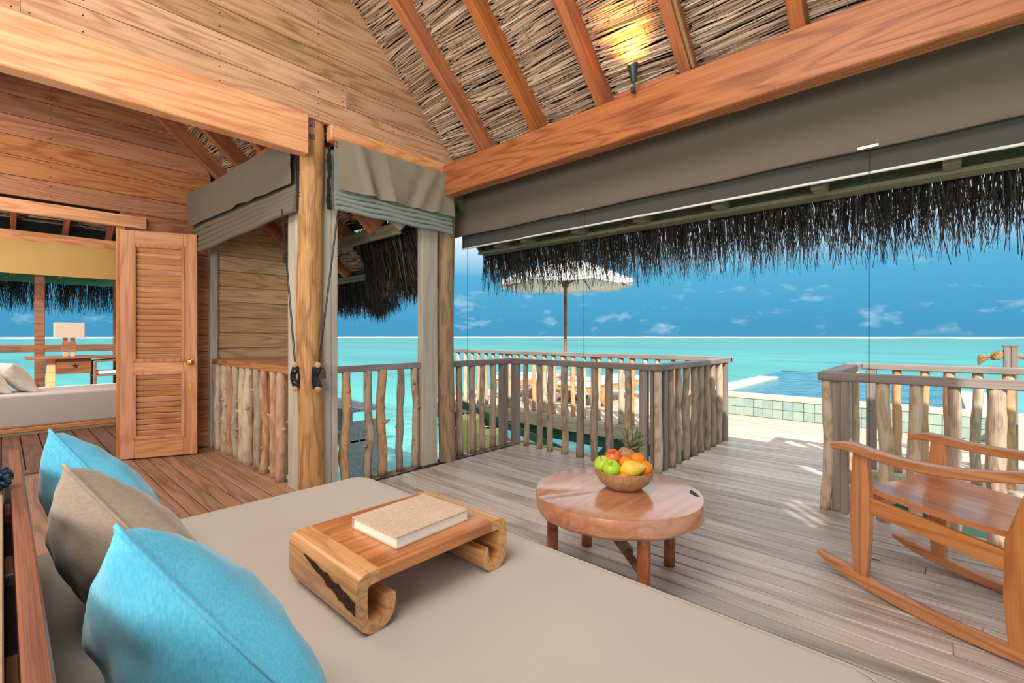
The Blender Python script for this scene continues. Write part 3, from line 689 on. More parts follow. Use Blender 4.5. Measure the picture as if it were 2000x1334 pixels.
# the further eave seen through the side window
far = thing('ceiling', 'lower thatched eave beyond the side window', 'ceiling', kind='structure')
cT2, cB2 = 4.92, 4.76
thatch_plane(far, (-8.2, 3.14, cT2-SL*3.14), (1, 0, 0), upd, -nrm, 2.9, 1.1)
for x in (-7.6, -7.0, -6.4, -5.8): bar('rafter', (x, 3.1, cB2-SL*3.1+.04), (x, 2.35, cB2-SL*2.35+.04), .06, .1, nrm, M_rafter, far)
obj('fascia_board', MB().box((-8.2, 3.12, 1.86), (-5.15, 3.16, 1.94), .003), M_eave, far)
obj('thatch_backing', MB().polyx([(3.2, cT2+.03-SL*3.2), (2.3, cT2+.03-SL*2.3), (2.3, cT2+.2-SL*2.3), (3.2, cT2+.2-SL*3.2)], -8.2, -5.3), M_dark, far)
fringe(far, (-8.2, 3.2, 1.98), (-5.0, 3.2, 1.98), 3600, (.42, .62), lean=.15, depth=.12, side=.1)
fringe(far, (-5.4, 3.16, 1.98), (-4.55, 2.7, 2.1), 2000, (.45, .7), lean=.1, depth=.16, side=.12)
# unseen right hand gable end, added to block the sun off the veranda
gr = thing('wall_right', 'unseen board gable end added to shade the veranda', 'wall', kind='structure')
z = 2.05; 
while z < 5.0:
    f = (RT-z)/SL; g = (RT-z-.16)/SL
    a0, a1, b0, b1 = max(-3, .4-f), max(-3, .4-g), min(f, 1.42), min(g, 1.42)
    if 3.05 < z < 3.45:      # narrow slots added only so streaks of sun reach the deck
        for c0, c1 in ((None, .36), (.40, .48), (.525, .60), (.635, None)):
            obj('board', MB().polyx([(a0 if c0 is None else c0, z), (b0 if c1 is None else c1, z), (b1 if c1 is None else c1, z+.164), (a1 if c0 is None else c0, z+.164)], 2.2, 2.21), M_cedar, gr)
    else: obj('board', MB().polyx([(a0, z), (b0, z), (b1, z+.16), (a1, z+.16)], 2.2, 2.24), M_cedar, gr)
    z += .165
trim(9, (2.16, 2.6, 0), (2.26, 2.72, 2.6), M_log_w, 'post at the right end of the sea opening')

# ------------------------------------------------------------------ beam lamp
bl = thing('beam_spotlight', 'small dark metal uplight clipped on the red brown beam', 'lamp', (-1.375, 2.60, 2.66))
D = Vector((.0, -.12, 1)).normalized(); M = Matrix.Translation((0, 0, .03)) @ Vector((0, 0, 1)).rotation_difference(D).to_matrix().to_4x4()
obj('shade', MB().lathe([(.008, 0), (.016, .01), (.034, .11), (.031, .11), (.012, .01)], 20, M), M_lampmetal, bl, smooth=True)
obj('bracket', MB().box((-.012, -.02, -.03), (.012, .004, .002), .002).tube([(0, 0, -.01), (0, 0, .035)], .006), M_lampmetal, bl)
obj('bulb', MB().lathe([(0, .10), (.028, .10), (0, .104)], 16, M), plain('bulb_glow', '#ffcf80', emit=('#ffc870', 12)), bl)
sp = light('spot_bulb', 'SPOT', (-1.375, 2.60, 2.82), 62, (1, .33, .035), .035, direction=(.0, .10, 1), spot=100); sp.data.spot_blend = .9
sp.parent = bl; sp.location = (0, -.05, .13)

# ------------------------------------------------------------------ blinds
def cloth_panel(A, B, z0, z1, wav=.004, amp=.0, seed=0, nu=60, nv=14, th=.003, out=(0, -1, 0), hem=0, ridges=()):
    A, B, out = map(Vector, (A, B, out)); m = MB()
    def fn(side):
        def g(u, v):
            p = A.lerp(B, u); z = z0+(z1-z0)*v
            nz = mnoise.noise(Vector((u*(B-A).length*2.2+seed, v*1.5, seed)))*wav + mnoise.noise(Vector((u*(B-A).length*6+seed, v*4, seed+5)))*wav*.4
            if amp: nz += amp*(1-v)*math.sin(u*(B-A).length*21+seed+v*2)*max(0, math.sin(u*PI*3+seed))
            for u0, wd_, am, sl in ridges:
                q = (u-u0-sl*(1-v))/wd_; nz += am*math.exp(-q*q)*(.35+.65*(1-v))
            return p+out*(nz+side*th)+Vector((0, 0, z+hem*(1-v)*math.sin(u*9+seed)))
        return g
    m.grid(nu, nv, fn(0)); k = len(m.f); m.grid(nu, nv, fn(1)); 
    return m
def blind(name, label, A, B, zt, zv, zb, nf, mat, fmat, out, offs=.0, wav=.004, amp=0, seed=0, ridges=(), dzb=0):
    A, B, out = map(Vector, (A, B, out)); b = thing(name, label, 'blind', (0, 0, 0))
    obj('valance', cloth_panel(A+out*offs, B+out*offs, zv, zt, wav, amp, seed, out=out, ridges=ridges, nv=20), mat, b, smooth='all')
    obj('lining', cloth_panel(A-out*.03, B-out*.03, zv-.09, zt, .003, 0, seed, out=out, nv=3), fmat, b, smooth='all')
    ax = (B-A).normalized(); step = (zv+.035-zb)/nf
    for i in range(nf):
        z = zb+step*i; d = .010+.012*(i/max(1, nf-1))
        prof = []
        for k in range(12):
            a = 2*PI*k/12; prof.append((math.cos(a)*.020, (math.sin(a)*.50)*step+step*.4))
        pts = [A.lerp(B, q/24)+Vector((0, 0, z+dzb*(q/24)*(1-i/nf)+.004*math.sin(q*.7+i)))-out*d for q in range(25)]
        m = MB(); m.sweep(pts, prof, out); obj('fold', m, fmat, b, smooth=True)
    obj('head_rail', MB().obox(A-out*.03+Vector((0, 0, zt-.02)), B-out*.03+Vector((0, 0, zt-.02)), .03, .04), M_rafter, b)
    return b
bb = thing('roman_blind', 'wide taupe cloth blind under the red brown beam', 'blind', (0, 0, 0))
obj('valance', cloth_panel((-3.53, 3.0, 0), (2.2, 3.0, 0), 2.115, 2.60, .006, 0, 2, nu=120), M_blind, bb, smooth='all')
obj('hem', MB().tube([(-3.53+5.73*i/40, 3.005, 2.12+.003*math.sin(i)) for i in range(41)], .011, 8), M_blind, bb, smooth=True)
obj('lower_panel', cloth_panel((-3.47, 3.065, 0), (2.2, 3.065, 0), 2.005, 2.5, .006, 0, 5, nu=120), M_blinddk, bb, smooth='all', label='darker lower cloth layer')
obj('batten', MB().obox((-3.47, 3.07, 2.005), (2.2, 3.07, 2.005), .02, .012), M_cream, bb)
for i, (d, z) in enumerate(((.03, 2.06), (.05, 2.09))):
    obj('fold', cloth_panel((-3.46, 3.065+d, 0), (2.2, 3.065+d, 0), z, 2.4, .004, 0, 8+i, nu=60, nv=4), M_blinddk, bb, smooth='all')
for x in (-2.03, -.27):
    obj('bracket', MB().box((x-.045, 2.985, 2.108), (x+.045, 2.992, 2.124), .002), M_steel, bb)
wbld = blind('roman_blind', 'short rumpled taupe blind over the side window', (-3.235, 1.64, 0), (-3.235, 2.735, 0), 2.575, 2.215, 2.10, 4, M_blindlt, M_foldlit, (1, 0, 0), wav=.02, amp=.010, seed=4, offs=.022, ridges=((.15, .035, .03, .10), (.24, .05, -.022, .1), (.80, .05, .028, -.16), (.70, .05, -.02, -.1), (.93, .04, .02, -.12), (.45, .12, .012, .0), (.35, .02, .012, .08)))
nb = blind('roman_blind', 'taupe blind with stacked folds above the stick railing nook', (-5.52, 1.27, 0), (-3.40, 1.405, 0), 2.56, 2.235, 2.00, 5, M_blind, M_blind, (0, -1, 0), wav=.014, amp=.004, seed=7, offs=.02, dzb=.09, ridges=((.7, .05, .02, -.1), (.4, .06, -.012, .1), (.85, .05, .015, -.1)))
# bunched cords and lace at the blind edges
m = MB()
for i in range(16):
    z = 2.12+.026*i
    m.tube([(-3.385+.02*math.sin(i), 1.43, z), (-3.36, 1.45+.01*math.cos(i*2), z+.018), (-3.375, 1.46, z-.012), (-3.385, 1.43, z+.004)], .004, 5)
for i in range(5): m.tube([(-3.42+.012*i, 1.42, 2.55), (-3.41+.008*i, 1.43, 2.3), (-3.44+.014*i, 1.425, 2.05)], .005, 5)
tag(obj('cord_bundle', m, M_black), 'black looped cords bunched between nook blind and log column', 'cords')
m = MB()
for i in range(9):
    z = 2.08
    m.tube([(-3.30+R.uniform(-.012, .012), 1.617+R.uniform(-.014, .014), z+.05*q) for q in range(10)], R.uniform(.004, .008), 5)
tag(obj('cord_bundle', m, M_black), 'dark frayed cords along the left edge of side window blind', 'cords')

for x, lab in ((-3.37, 'thin steel guide wire beside the corner log column'), (-2.03, 'thin steel guide wire passing behind the fruit bowl table'), (-.27, 'thin steel guide wire in front of the right railing')):
    t_ = thing('guide_wire', lab, 'wire', (x, 3.04, 0))
    obj('wire', MB().tube([(0, 0, .05), (0, 0, 2.12)], .0022, 6), M_wire, t_)
    obj('floor_plate', MB().box((-.045, -.012, 0), (.045, .012, .006), .002), M_steel, t_)
    obj('turnbuckle', MB().tube([(0, 0, .005), (0, 0, .02), (0, 0, .07), (0, 0, .09)], [.004, .007, .007, .003], 8), M_steel, t_)

# ------------------------------------------------------------------ railings of branch sticks
def stick_mb(x, y, z0, z1, r, seed, wob=.014, bulge=.18, dx=0, dy=0, n=10, rings=16):
    m = MB(); pts = []; rs = []
    vs = []
    for i in range(rings+1):
        t_ = i/rings; z = z0+(z1-z0)*t_
        cx = x+dx*(1-t_)+wob*mnoise.noise(Vector((seed*3.1, z*2.2, 1.3)))*math.sin(PI*(t_*.9+.05))*1.8
        cy = y+dy*(1-t_)+wob*mnoise.noise(Vector((seed*5.7, z*2.2, 7.3)))*math.sin(PI*(t_*.9+.05))
        for k in range(n):
            a = 2*PI*k/n
            q = r*(1+bulge*mnoise.noise(Vector((math.cos(a)*.7+seed, math.sin(a)*.7, z*7)))+.10*(1-t_)-.04)
            vs.append((cx+q*math.cos(a), cy+q*math.sin(a), z))
    m.add(vs, [(i*n+j, i*n+(j+1) % n, (i+1)*n+(j+1) % n, (i+1)*n+j) for i in range(rings) for j in range(n)]+[tuple(range(n))[::-1], tuple(rings*n+j for j in range(n))])
    return m
def knobs(m, x, y, r, seed, k=3):
    q = random.Random(seed)
    for _ in range(k):
        z = q.uniform(.2, .75); a = q.uniform(0, 2*PI)
        m.tube([(x, y, z), (x+math.cos(a)*r*1.0, y+math.sin(a)*r*1.0, z+.01), (x+math.cos(a)*r*1.5, y+math.sin(a)*r*1.5, z+.025)], [r*.5, r*.42, r*.2], 7)
def railing(label, rails, sticks, posts, mats=(M_stick,), r=.027, z1=.862, extra=None, wob=.014, group=None, bulge=.18):
    t_ = thing('stick_railing', label, 'railing', (0, 0, 0), group=group)
    for lo, hi, mt in rails: obj('top_rail', MB().box(lo, hi, .006), mt, t_)
    for i, (x, y) in enumerate(sticks):
        q = R.uniform(.86, 1.15)*r; sd = R.uniform(0, 90)
        m = stick_mb(x, y, 0, z1, q, sd, wob=wob, bulge=bulge, dx=R.uniform(-.008, .008), dy=R.uniform(-.008, .008))
        if wob > .015: knobs(m, x, y, q, sd)
        obj('stick', m, R.choice(mats), t_, smooth='all')
    for lo, hi in posts: obj('post', MB().box(lo, hi, .004), M_post, t_)
    return t_
Y1, T0, T1 = 1.50, .855, .91
# nook rail with wedge shelf
nr = railing('dense railing of crooked pale branches below the nook shelf',
    [((-5.58, 1.465, .855), (-3.67, 1.50, .912), M_rail_in)],
    [(x, 1.485) for x in (-5.5, -5.38, -5.2, -5.04, -4.88, -4.70, -4.53, -4.35, -4.17, -3.98, -3.82)], [], (M_stick_p, M_stick_p, M_stick_o, M_stick), r=.036, wob=.03, z1=.86, bulge=.3)
m = MB(); P4 = [(-5.58, 1.50), (-3.67, 1.50), (-5.0, 2.55), (-5.6, 2.75)]
m.add([(x, y, .885) for x, y in P4]+[(x, y, .915) for x, y in P4], [(3, 2, 1, 0), (4, 5, 6, 7), (0, 1, 5, 4), (1, 2, 6, 5), (2, 3, 7, 6), (3, 0, 4, 7)])
obj('shelf', m, M_rail_in, nr, label='wedge shaped wooden shelf')
obj('infill_board', MB().box((-5.58, 1.56, .02), (-3.9, 1.575, .85)), M_cedar_out, nr)
# side window rail
railing('window railing of five crooked branches beside the cleated log column', [((-3.42, 1.715, .865), (-3.37, 2.49, .915), M_rail_y)],
    [(-3.39, y) for y in (1.80, 1.98, 2.12, 2.29, 2.44)], [], (M_stick, M_stick_o), r=.034, wob=.034, z1=.87, bulge=.3)
railing('short stick railing from the corner log column to the deck corner', [((-3.46, 2.84, .855), (-3.37, 3.74, .908), M_rail_y)],
    [(-3.415, y) for y in (2.97, 3.14, 3.28, 3.43)], [((-3.45, 3.55, 0), (-3.38, 3.63, .857))], (M_stick,), r=.03)
railing('stick railing behind the fruit bowl along the veranda edge', [((-3.40, 3.665, .855), (-1.78, 3.755, .908), M_rail_x)],
    [(x, 3.71) for x in (-3.2, -3.02, -2.87, -2.70, -2.53, -2.36, -2.20, -2.02)], [((-3.40, 3.69, 0), (-3.30, 3.74, .857)), ((-1.90, 3.685, 0), (-1.83, 3.735, .857)), ((-1.81, 3.70, 0), (-1.78, 3.735, .857))], (M_stick,), r=.031)
railing('stick railing along the left side of the gangway', [((-1.79, 3.665, .857), (-1.70, 5.48, .91), M_rail_y)],
    [(-1.745, y) for y in (3.72, 3.96, 4.13, 4.31, 4.50, 4.67, 4.82, 4.99, 5.18)], [((-1.775, 3.80, 0), (-1.715, 3.86, .86)), ((-1.775, 5.32, 0), (-1.715, 5.40, .86))], (M_stick, M_stick, M_stick_p), r=.034)
railing('long sunlit stick railing in front of the sun loungers', [((-7.15, 5.43, .86), (-1.70, 5.53, .915), M_rail_x)],
    [(x, 5.48) for x in (-6.95, -6.75, -6.55, -6.32, -6.13, -5.95, -5.79, -5.61, -5.44, -5.27, -5.05, -4.9, -4.73, -4.56, -4.36, -4.19, -4.02, -3.84, -3.66, -3.42, -3.25, -3.08, -2.92, -2.74, -2.57, -2.38, -2.2, -2.0)],
    [((-5.15, 5.46, 0), (-5.08, 5.52, .86)), ((-3.54, 5.46, 0), (-3.47, 5.52, .86))], (M_stick_o, M_stick_o, M_stick_p), r=.032)
railing('front stick railing behind the rocking chair', [((-.60, 3.665, .855), (2.2, 3.755, .908), M_rail_x)],
    [(x, 3.71) for x in (-.555, -.26, -.10, .06, .235, .40, .57, .74, .92, 1.1, 1.3, 1.5, 1.7, 1.9)], [((-.525, 3.70, 0), (-.475, 3.75, .857)), ((-.475, 3.675, 0), (-.435, 3.75, .857))], (M_stick_p, M_stick_p, M_stick), r=.036)
railing('short side stick railing right of the gangway', [((-.60, 3.755, .857), (-.50, 5.14, .912), M_rail_y)],
    [(-.545, y) for y in (4.2, 4.5, 4.93)], [((-.57, 4.72, 0), (-.52, 4.78, .86))], (M_stick_o,), r=.032)
railing('rear stick railing facing the pool behind the rocking chair', [((-.5, 5.05, .86), (2.8, 5.14, .912), M_rail_x)],
    [(x, 5.1) for x in (-.27, -.09, .06, .215, .385, .57, .76, .95, 1.15, 1.35, 1.6)], [((-.47, 5.06, 0), (-.40, 5.13, .86))], (M_stick_o, M_stick_p), r=.033)
obj('fascia_board', MB().box((-.44, 5.0, -.19), (2.8, 5.04, 0), .004), M_fasc, pd)
obj('ledge_board', MB().box((-.44, 5.04, -.03), (3.0, 5.4, 0), .003), M_deck_sun, pd)
obj('support_beam', MB().box((-.44, 5.1, -.42), (2.8, 5.16, -.19), .004), M_green_under, pd)

# rope post
rp = thing('rope_post', 'grey square post with knotted hemp rope near the pool', 'post', (.43, 5.6, 0))
obj('post', MB().box((-.04, -.03, 0), (.0, .03, 1.06), .003), M_post, rp); obj('post', MB().box((.002, -.03, 0), (.042, .03, 1.06), .003), M_post, rp)
obj('post_cap', MB().box((-.046, -.036, 1.06), (.048, .036, 1.075), .003), M_post, rp)
obj('rope', MB().tube([(.04+.05*i, 0, .985-.012*i+.0006*i*i) for i in range(20)], .018, 10), M_rope, rp, smooth=True)
m = MB()
for a0 in (0, 2.1, 4.2): m.tube([(-.075+.026*math.cos(a0+q*.7), .026*math.sin(a0+q*.7), .985+.026*math.sin(q*1.1+a0)) for q in range(8)], .017, 8)
m.tube([(-.04, 0, .985), (-.13, 0, .975)], .016, 8)
obj('knot', m, M_rope, rp, smooth=True)
m = MB()
for i in range(70):
    a = R.uniform(0, 2*PI); q = R.uniform(0, 1)
    m.tube([(-.11, 0, .98), (-.14, math.cos(a)*.02*q, .965+math.sin(a)*.02*q), (-.175-.02*R.random(), math.cos(a)*.045*q, .945+math.sin(a)*.045*q)], [.005, .004, .0025], 4)
o = obj('frayed_end', m, M_rope, rp); o['kind'] = 'stuff'

# ------------------------------------------------------------------ umbrella and loungers
um = thing('parasol', 'white canvas parasol with wooden pole on the pool deck', 'parasol', (-5.08, 7.0, 0))
obj('pole', MB().tube([(0, 0, .05), (0, 0, 2.62)], .03, 14), wood('parasol_pole', '#8a6244', '#5c3e2a', axis=2), um, smooth=True)
obj('base', MB().box((-.3, -.3, 0), (.3, .3, .06), .01), M_post, um)
obj('hub', MB().lathe([(.03, 2.02), (.06, 2.06), (.06, 2.16), (.03, 2.2)], 14), M_sofawood, um, smooth=True)
n = 8; m = MB(); Rr = 1.25
def can(u, v, off=0):
    a = u*2*PI+.2; k = (u*n) % 1; k = 4*k*(1-k); r = Rr*v*(1-.05*k*v)
    z = 2.62-.50*v**1.15+.02*k*v*v-.06*k*(v**6)+off
    return (r*math.cos(a), r*math.sin(a), z)
m.grid(64, 12, lambda u, v: can(u, v)); m.grid(64, 12, lambda u, v: can(u, v, -.008))
obj('canopy', m, M_cream, um, smooth='all')
m = MB(); m.grid(64, 2, lambda u, v: (lambda c: (c[0]*(1+.0*v), c[1], c[2]-.05*v+.002))(can(u, 1)))
obj('valance', m, M_cream, um, smooth='all')
for i in range(n):
    a = 2*PI*i/n+.2
    obj('rib', MB().tube([(.03*math.cos(a), .03*math.sin(a), 2.58)]+[(Rr*v*math.cos(a), Rr*v*math.sin(a), 2.60-.50*v**1.15) for v in (.25, .5, .75, .98)], .010, 6), M_sofawood, um)
    obj('strut', MB().tube([(.05*math.cos(a), .05*math.sin(a), 2.1), (Rr*.42*math.cos(a), Rr*.42*math.sin(a), 2.41)], .011, 6), M_sofawood, um)
def lounger(x, y, label, rz=0):
    t_ = thing('sun_lounger', label, 'lounger', (x, y, 0), rz, group='sun loungers on the pool deck')
    f = MB()
    for s in (-1, 1): f.box((s*.33-.02, -1.0, .24), (s*.33+.02, 1.0, .31), .006)
    f.box((-.33, -1.0, .25), (.33, -.95, .30), .006); f.box((-.33, .95, .25), (.33, 1.0, .30), .006)
    obj('frame', f, M_lounger, t_)
    for k in range(9): obj('slat', MB().box((-.31, -.9+.2*k, .295), (.31, -.78+.2*k, .31), .003), M_lounger, t_)
    for s in (-1, 1):
        obj('leg', MB().box((s*.33-.025, .72, 0), (s*.33+.025, .79, .26), .005), M_lounger, t_)
        obj('leg', MB().box((s*.33-.025, -.62, .08), (s*.33+.025, -.55, .26), .005), M_lounger, t_)
        obj('wheel', MB().lathe([(.0, -.02), (.105, -.02), (.115, -.01), (.115, .01), (.105, .02), (0, .02)], 28, Matrix.Translation((s*.385, -.585, .115)) @ Matrix.Rotation(PI/2, 4, 'Y')), M_lounger, t_, smooth=True)
    obj('mattress', MB().box((-.32, -.98, .312), (.32, .98, .40), .03), M_cream, t_)
    obj('pillow', MB().box((-.24, -.95, .40), (.24, -.62, .47), .03), fabric('lounger_pillow', '#b9b4ae', '#c9c4be'), t_)
    return t_
lounger(-4.42, 7.25, 'teak sun lounger with white mattress right of the parasol pole')
lounger(-5.95, 7.25, 'teak sun lounger with white mattress left of the parasol pole')
st = thing('side_table', 'small slatted teak table between the loungers', 'table', (-5.2, 6.35, 0))
for k in range(5): obj('slat', MB().box((-.2, -.2+.082*k, .36), (.2, -.13+.082*k, .38), .003), M_lounger, st)
for sx in (-1, 1):
    for sy in (-1, 1): obj('leg', MB().box((sx*.17-.02, sy*.17-.02, 0), (sx*.17+.02, sy*.17+.02, .36), .003), M_lounger, st)

# water steps below the side window
ws = thing('jetty_steps', 'grey wooden water steps seen below the side window', 'steps', (-5.95, 3.1, 0))
M_grey = wood('steps_grey', '#b4b6b8', '#8c9094', axis=0, scale=2, rings=5, rough=.8, var=.12)
for k, (z, y) in enumerate(((.22, .12), (-.16, -.14))):
    for j in range(4): obj('plank', MB().box((-.75, y-.3+.13*j, z-.03), (.55-.0*k, y-.3+.13*j+.115, z), .003), M_grey, ws)
    obj('riser', MB().box((-.75, y-.27, z-.30), (.5, y-.24, z-.03), .003), M_grey, ws)
obj('stringer', MB().box((.5, -.28, -1.7), (.55, .25, .07), .003), M_grey, ws)

# ------------------------------------------------------------------ louvred door
dr = thing('door_1', 'open louvred cedar door with brass knob at bedroom doorway', 'door', (-5.575, .735, 0), math.atan2(1.275-.735, -5.325+5.575), kind='structure')
W, Hd = .60, 2.13
def db(x0, x1, z0, z1, y0=-.02, y1=.02, c=.003): return MB().box((x0, y0, z0), (x1, y1, z1), c)
for a, b in ((0, .11), (W-.11, W)): obj('stile', db(a, b, .01, Hd), M_door, dr)
for a, b in ((.01, .20), (.80, .92), (Hd-.14, Hd)): obj('rail', db(.11, W-.11, a, b), M_doorslat, dr)
for z0, z1 in ((.20, .80), (.92, Hd-.14)):
    fr = obj('louvre_frame', MB().box((.095, -.032, z0-.015), (.125, -.018, z1+.015), .003).box((W-.125, -.032, z0-.015), (W-.095, -.018, z1+.015), .003).box((.125, -.032, z0-.015), (W-.125, -.018, z0+.015), .003).box((.125, -.032, z1-.015), (W-.125, -.018, z1+.015), .003), M_door, dr)
    k = int((z1-z0-.02)/.052); stp = (z1-z0-.02)/k
    for i in range(k):
        m = MB().obox((.115, 0, 0), (W-.115, 0, 0), .052, .0085, c=.002); m.xf(Matrix.Translation((0, 0, z0+.01+stp*(i+.5))) @ Matrix.Rotation(math.radians(-68), 4, 'X')); 
        m2 = MB(); m2.v = [(x, y, z) for x, y, z in m.v]; m2.f = m.f
        obj('slat', m2, M_doorslat, dr)
    pg = MB()
    for xx in (.11, W-.11):
        for zz in (z0, z1): pg.lathe([(.006, 0), (.004, .004), (0, .005)], 8, Matrix.Translation((xx, -.032, zz)) @ Matrix.Rotation(PI/2, 4, 'X'))
    obj('screw', pg, M_brass, fr)
obj('door_knob', MB().lathe([(.024, 0), (.024, .006), (.01, .01), (.01, .03), (.026, .042), (.028, .055), (.02, .066), (0, .068)], 20, Matrix.Translation((W-.05, -.02, .90)) @ Matrix.Rotation(PI/2, 4, 'X')), M_brass, dr, smooth=True)
obj('door_knob', MB().lathe([(.024, 0), (.024, .006), (.01, .01), (.01, .03), (.026, .042), (.028, .055), (.02, .066), (0, .068)], 20, Matrix.Translation((W-.05, .02, .90)) @ Matrix.Rotation(-PI/2, 4, 'X')), M_brass, dr, smooth=True)
obj('keyhole_plate', db(W-.06, W-.04, .62, .70, -.024, -.02, .001), M_brass, dr)
obj('latch_plate', db(W, W+.003, .58, .95, -.012, .012, .001), M_brass, dr)
for z in (.25, 1.8): obj('hinge', MB().tube([(0, .015, z), (0, .015, z+.1)], .008, 8), M_brass, dr)

# ------------------------------------------------------------------ bedroom
bf = thing('floor', 'dark reddish plank floor of the bedroom', 'floor', kind='structure')
plank_field(bf, -9.6, -5.60, -1.6, 1.3, .145, M_bedfloor, lmin=2, lmax=4, th=.02)
obj('threshold', MB().box((-5.72, -1.0, -.02), (-5.56, .66, .012), .003), M_bedfloor, bf)
obj('subfloor', MB().box((-9.6, -1.6, -.1), (-5.6, 1.3, -.022)), M_dark, bf)
wbr = thing('wall_right', 'cedar board wall inside the bedroom', 'wall', kind='structure')
for i in range(16): obj('board', MB().box((-9.5, 1.25, i*.165), (-5.7, 1.28, i*.165+.16), .002), M_cedar_red, wbr)
wll = thing('wall_left', 'cedar board wall on the hidden bedroom side', 'wall', kind='structure')
for i in range(16): obj('board', MB().box((-9.5, -1.65, i*.165), (-5.7, -1.62, i*.165+.16), .002), M_cedar_red, wll)
wn = thing('window_1', 'wood framed bedroom window wall facing the lagoon', 'window', (-9.5, 0, 0), kind='structure')
obj('header', MB().box((-.05, -1.6, 2.48), (.06, 1.25, 2.62), .005), M_beam_y, wn)
obj('mullion', MB().box((-.04, .305, 0), (.04, .41, 2.48), .004), M_desk, wn)
obj('mullion', MB().box((-.04, -.65, 0), (.04, -.55, 2.48), .004), M_desk, wn)
obj('jamb', MB().box((-.04, 1.165, 0), (.04, 1.25, 2.48), .004), M_desk, wn)
obj('sill_rail', MB().box((-.045, -1.6, .965), (.045, 1.17, 1.02), .004), M_desk, wn)
obj('sill_rail', MB().box((-.035, -1.6, .92), (.035, 1.17, .96), .004), M_desk, wn)
gm, t, p = newmat('window_glass'); p.inputs['Roughness'].default_value = .02; p.inputs['Transmission Weight'].default_value = 1; p.inputs['IOR'].default_value = 1.02; p.inputs['Base Color'].default_value = (.93, .98, .97, 1)
for a, b in ((-.55, .305), (.41, 1.165), (-1.6, -.65)):
    for c_, d in ((.02, .92), (1.02, 2.48)): obj('pane', MB().box((-.003, a, c_), (.003, b, d)), gm, wn)
ybl = thing('roller_blind', 'ochre yellow blind across the bedroom window head', 'blind', (-9.42, 0, 0))
obj('cloth', cloth_panel((0, -1.6, 0), (0, 1.2, 0), 2.02, 2.48, .01, 0, 3, out=(1, 0, 0)), M_yblind, ybl, smooth='all')
obj('bottom_bar', MB().box((-.01, -1.6, 2.015), (.01, 1.2, 2.03), .002), M_yblind, ybl)
bc = thing('ceiling', 'thatch ceiling with orange rafters inside the bedroom', 'ceiling', kind='structure')
s6 = Vector((1, 0, .55)).normalized()
thatch_plane(bc, (-9.5, -1.6, 2.80), (0, 1, 0), s6, (.48, 0, -.88), 2.9, 4.2, pitch=.02, cells=.6)
obj('thatch_backing', MB().prism([(-.02, .03), (.0, .03), (.0, .25), (-.02, .25)], (-9.5, -1.6, 2.8), (-9.5, 1.3, 2.8)), M_dark, bc)
m = MB(); m.add([(-10.7, -1.6, 2.2), (-10.7, 1.5, 2.2), (-5.66, 1.5, 4.97), (-5.66, -1.6, 4.97), (-10.7, -1.6, 2.35), (-10.7, 1.5, 2.35), (-5.66, 1.5, 5.1), (-5.66, -1.6, 5.1)], [(0, 1, 2, 3), (7, 6, 5, 4), (0, 4, 5, 1), (1, 5, 6, 2), (2, 6, 7, 3), (3, 7, 4, 0)])
obj('thatch_backing', m, M_dark, bc)
for y in (-.9, -.4, .1, .63, 1.12): bar('rafter', (-10.6, y, 2.13), (-5.8, y, 2.13+4.8*.55), .06, .12, (-.48, 0, .88), M_rafter, bc)
M_gf = plain('green_fascia', '#5a9478', .8, col2='#4d8068', nscale=6)  # green tone of the bedroom eave fascia
obj('fascia_board', MB().box((-10.64, -1.6, 2.0), (-10.6, 1.6, 2.14), .004), M_gf, bc)
fringe(bc, (-10.68, -1.6, 2.08), (-10.68, 1.8, 2.08), 2300, (.42, .62), lean=.1, depth=.14, out=(-1, 0, 0), side=.14)

db_ = thing('daybed', 'low white daybed on a wooden plinth inside the bedroom', 'bed', (-8.3, 0, 0))
obj('plinth', MB().box((-.45, -1.5, 0), (.48, 1.18, .035), .004), plain('plinth_stone', '#b4ac9a', .8), db_)
obj('frame', MB().box((-.46, -1.5, .035), (.49, 1.2, .085), .004), M_beam_y, db_)
def rbox(lo, hi, r, seg=4):
    """rounded box via grid-sphere"""
    m = MB(); c = [(a+b)/2 for a, b in zip(lo, hi)]; h = [(b-a)/2-r for a, b in zip(lo, hi)]; n = seg*2+2
    def mapf(p):
        L = math.sqrt(sum(q*q for q in p)); d = [q/L for q in p]
        return tuple(c[i]+(h[i] if p[i] > 0 else -h[i])+d[i]*r for i in range(3))
    cs = [-math.tan(PI/4*(1-k/seg)) for k in range(seg)]+[-1e-4, 1e-4]+[math.tan(PI/4*(k+1)/seg) for k in range(seg)]
    for ax in range(3):
        for s in (-1, 1):
            st = len(m.v); vs = []
            for a in cs:
                for b in cs:
                    p = [0, 0, 0]; p[ax] = s; p[(ax+1) % 3] = a; p[(ax+2) % 3] = b; vs.append(mapf(p))
            k = len(cs); F = [(i*k+j, (i+1)*k+j, (i+1)*k+j+1, i*k+j+1) for i in range(k-1) for j in range(k-1)]
            if s < 0: F = [f[::-1] for f in F]
            m.add(vs, F)
    return m
def weld(o):
    import bmesh
    b = bmesh.new(); b.from_mesh(o.data); bmesh.ops.remove_doubles(b, verts=b.verts, dist=1e-5); b.to_mesh(o.data); b.free(); return o
weld(obj('mattress', rbox((-.44, -1.45, .085), (.48, 1.17, .475), .035), M_white, db_, smooth='all'))

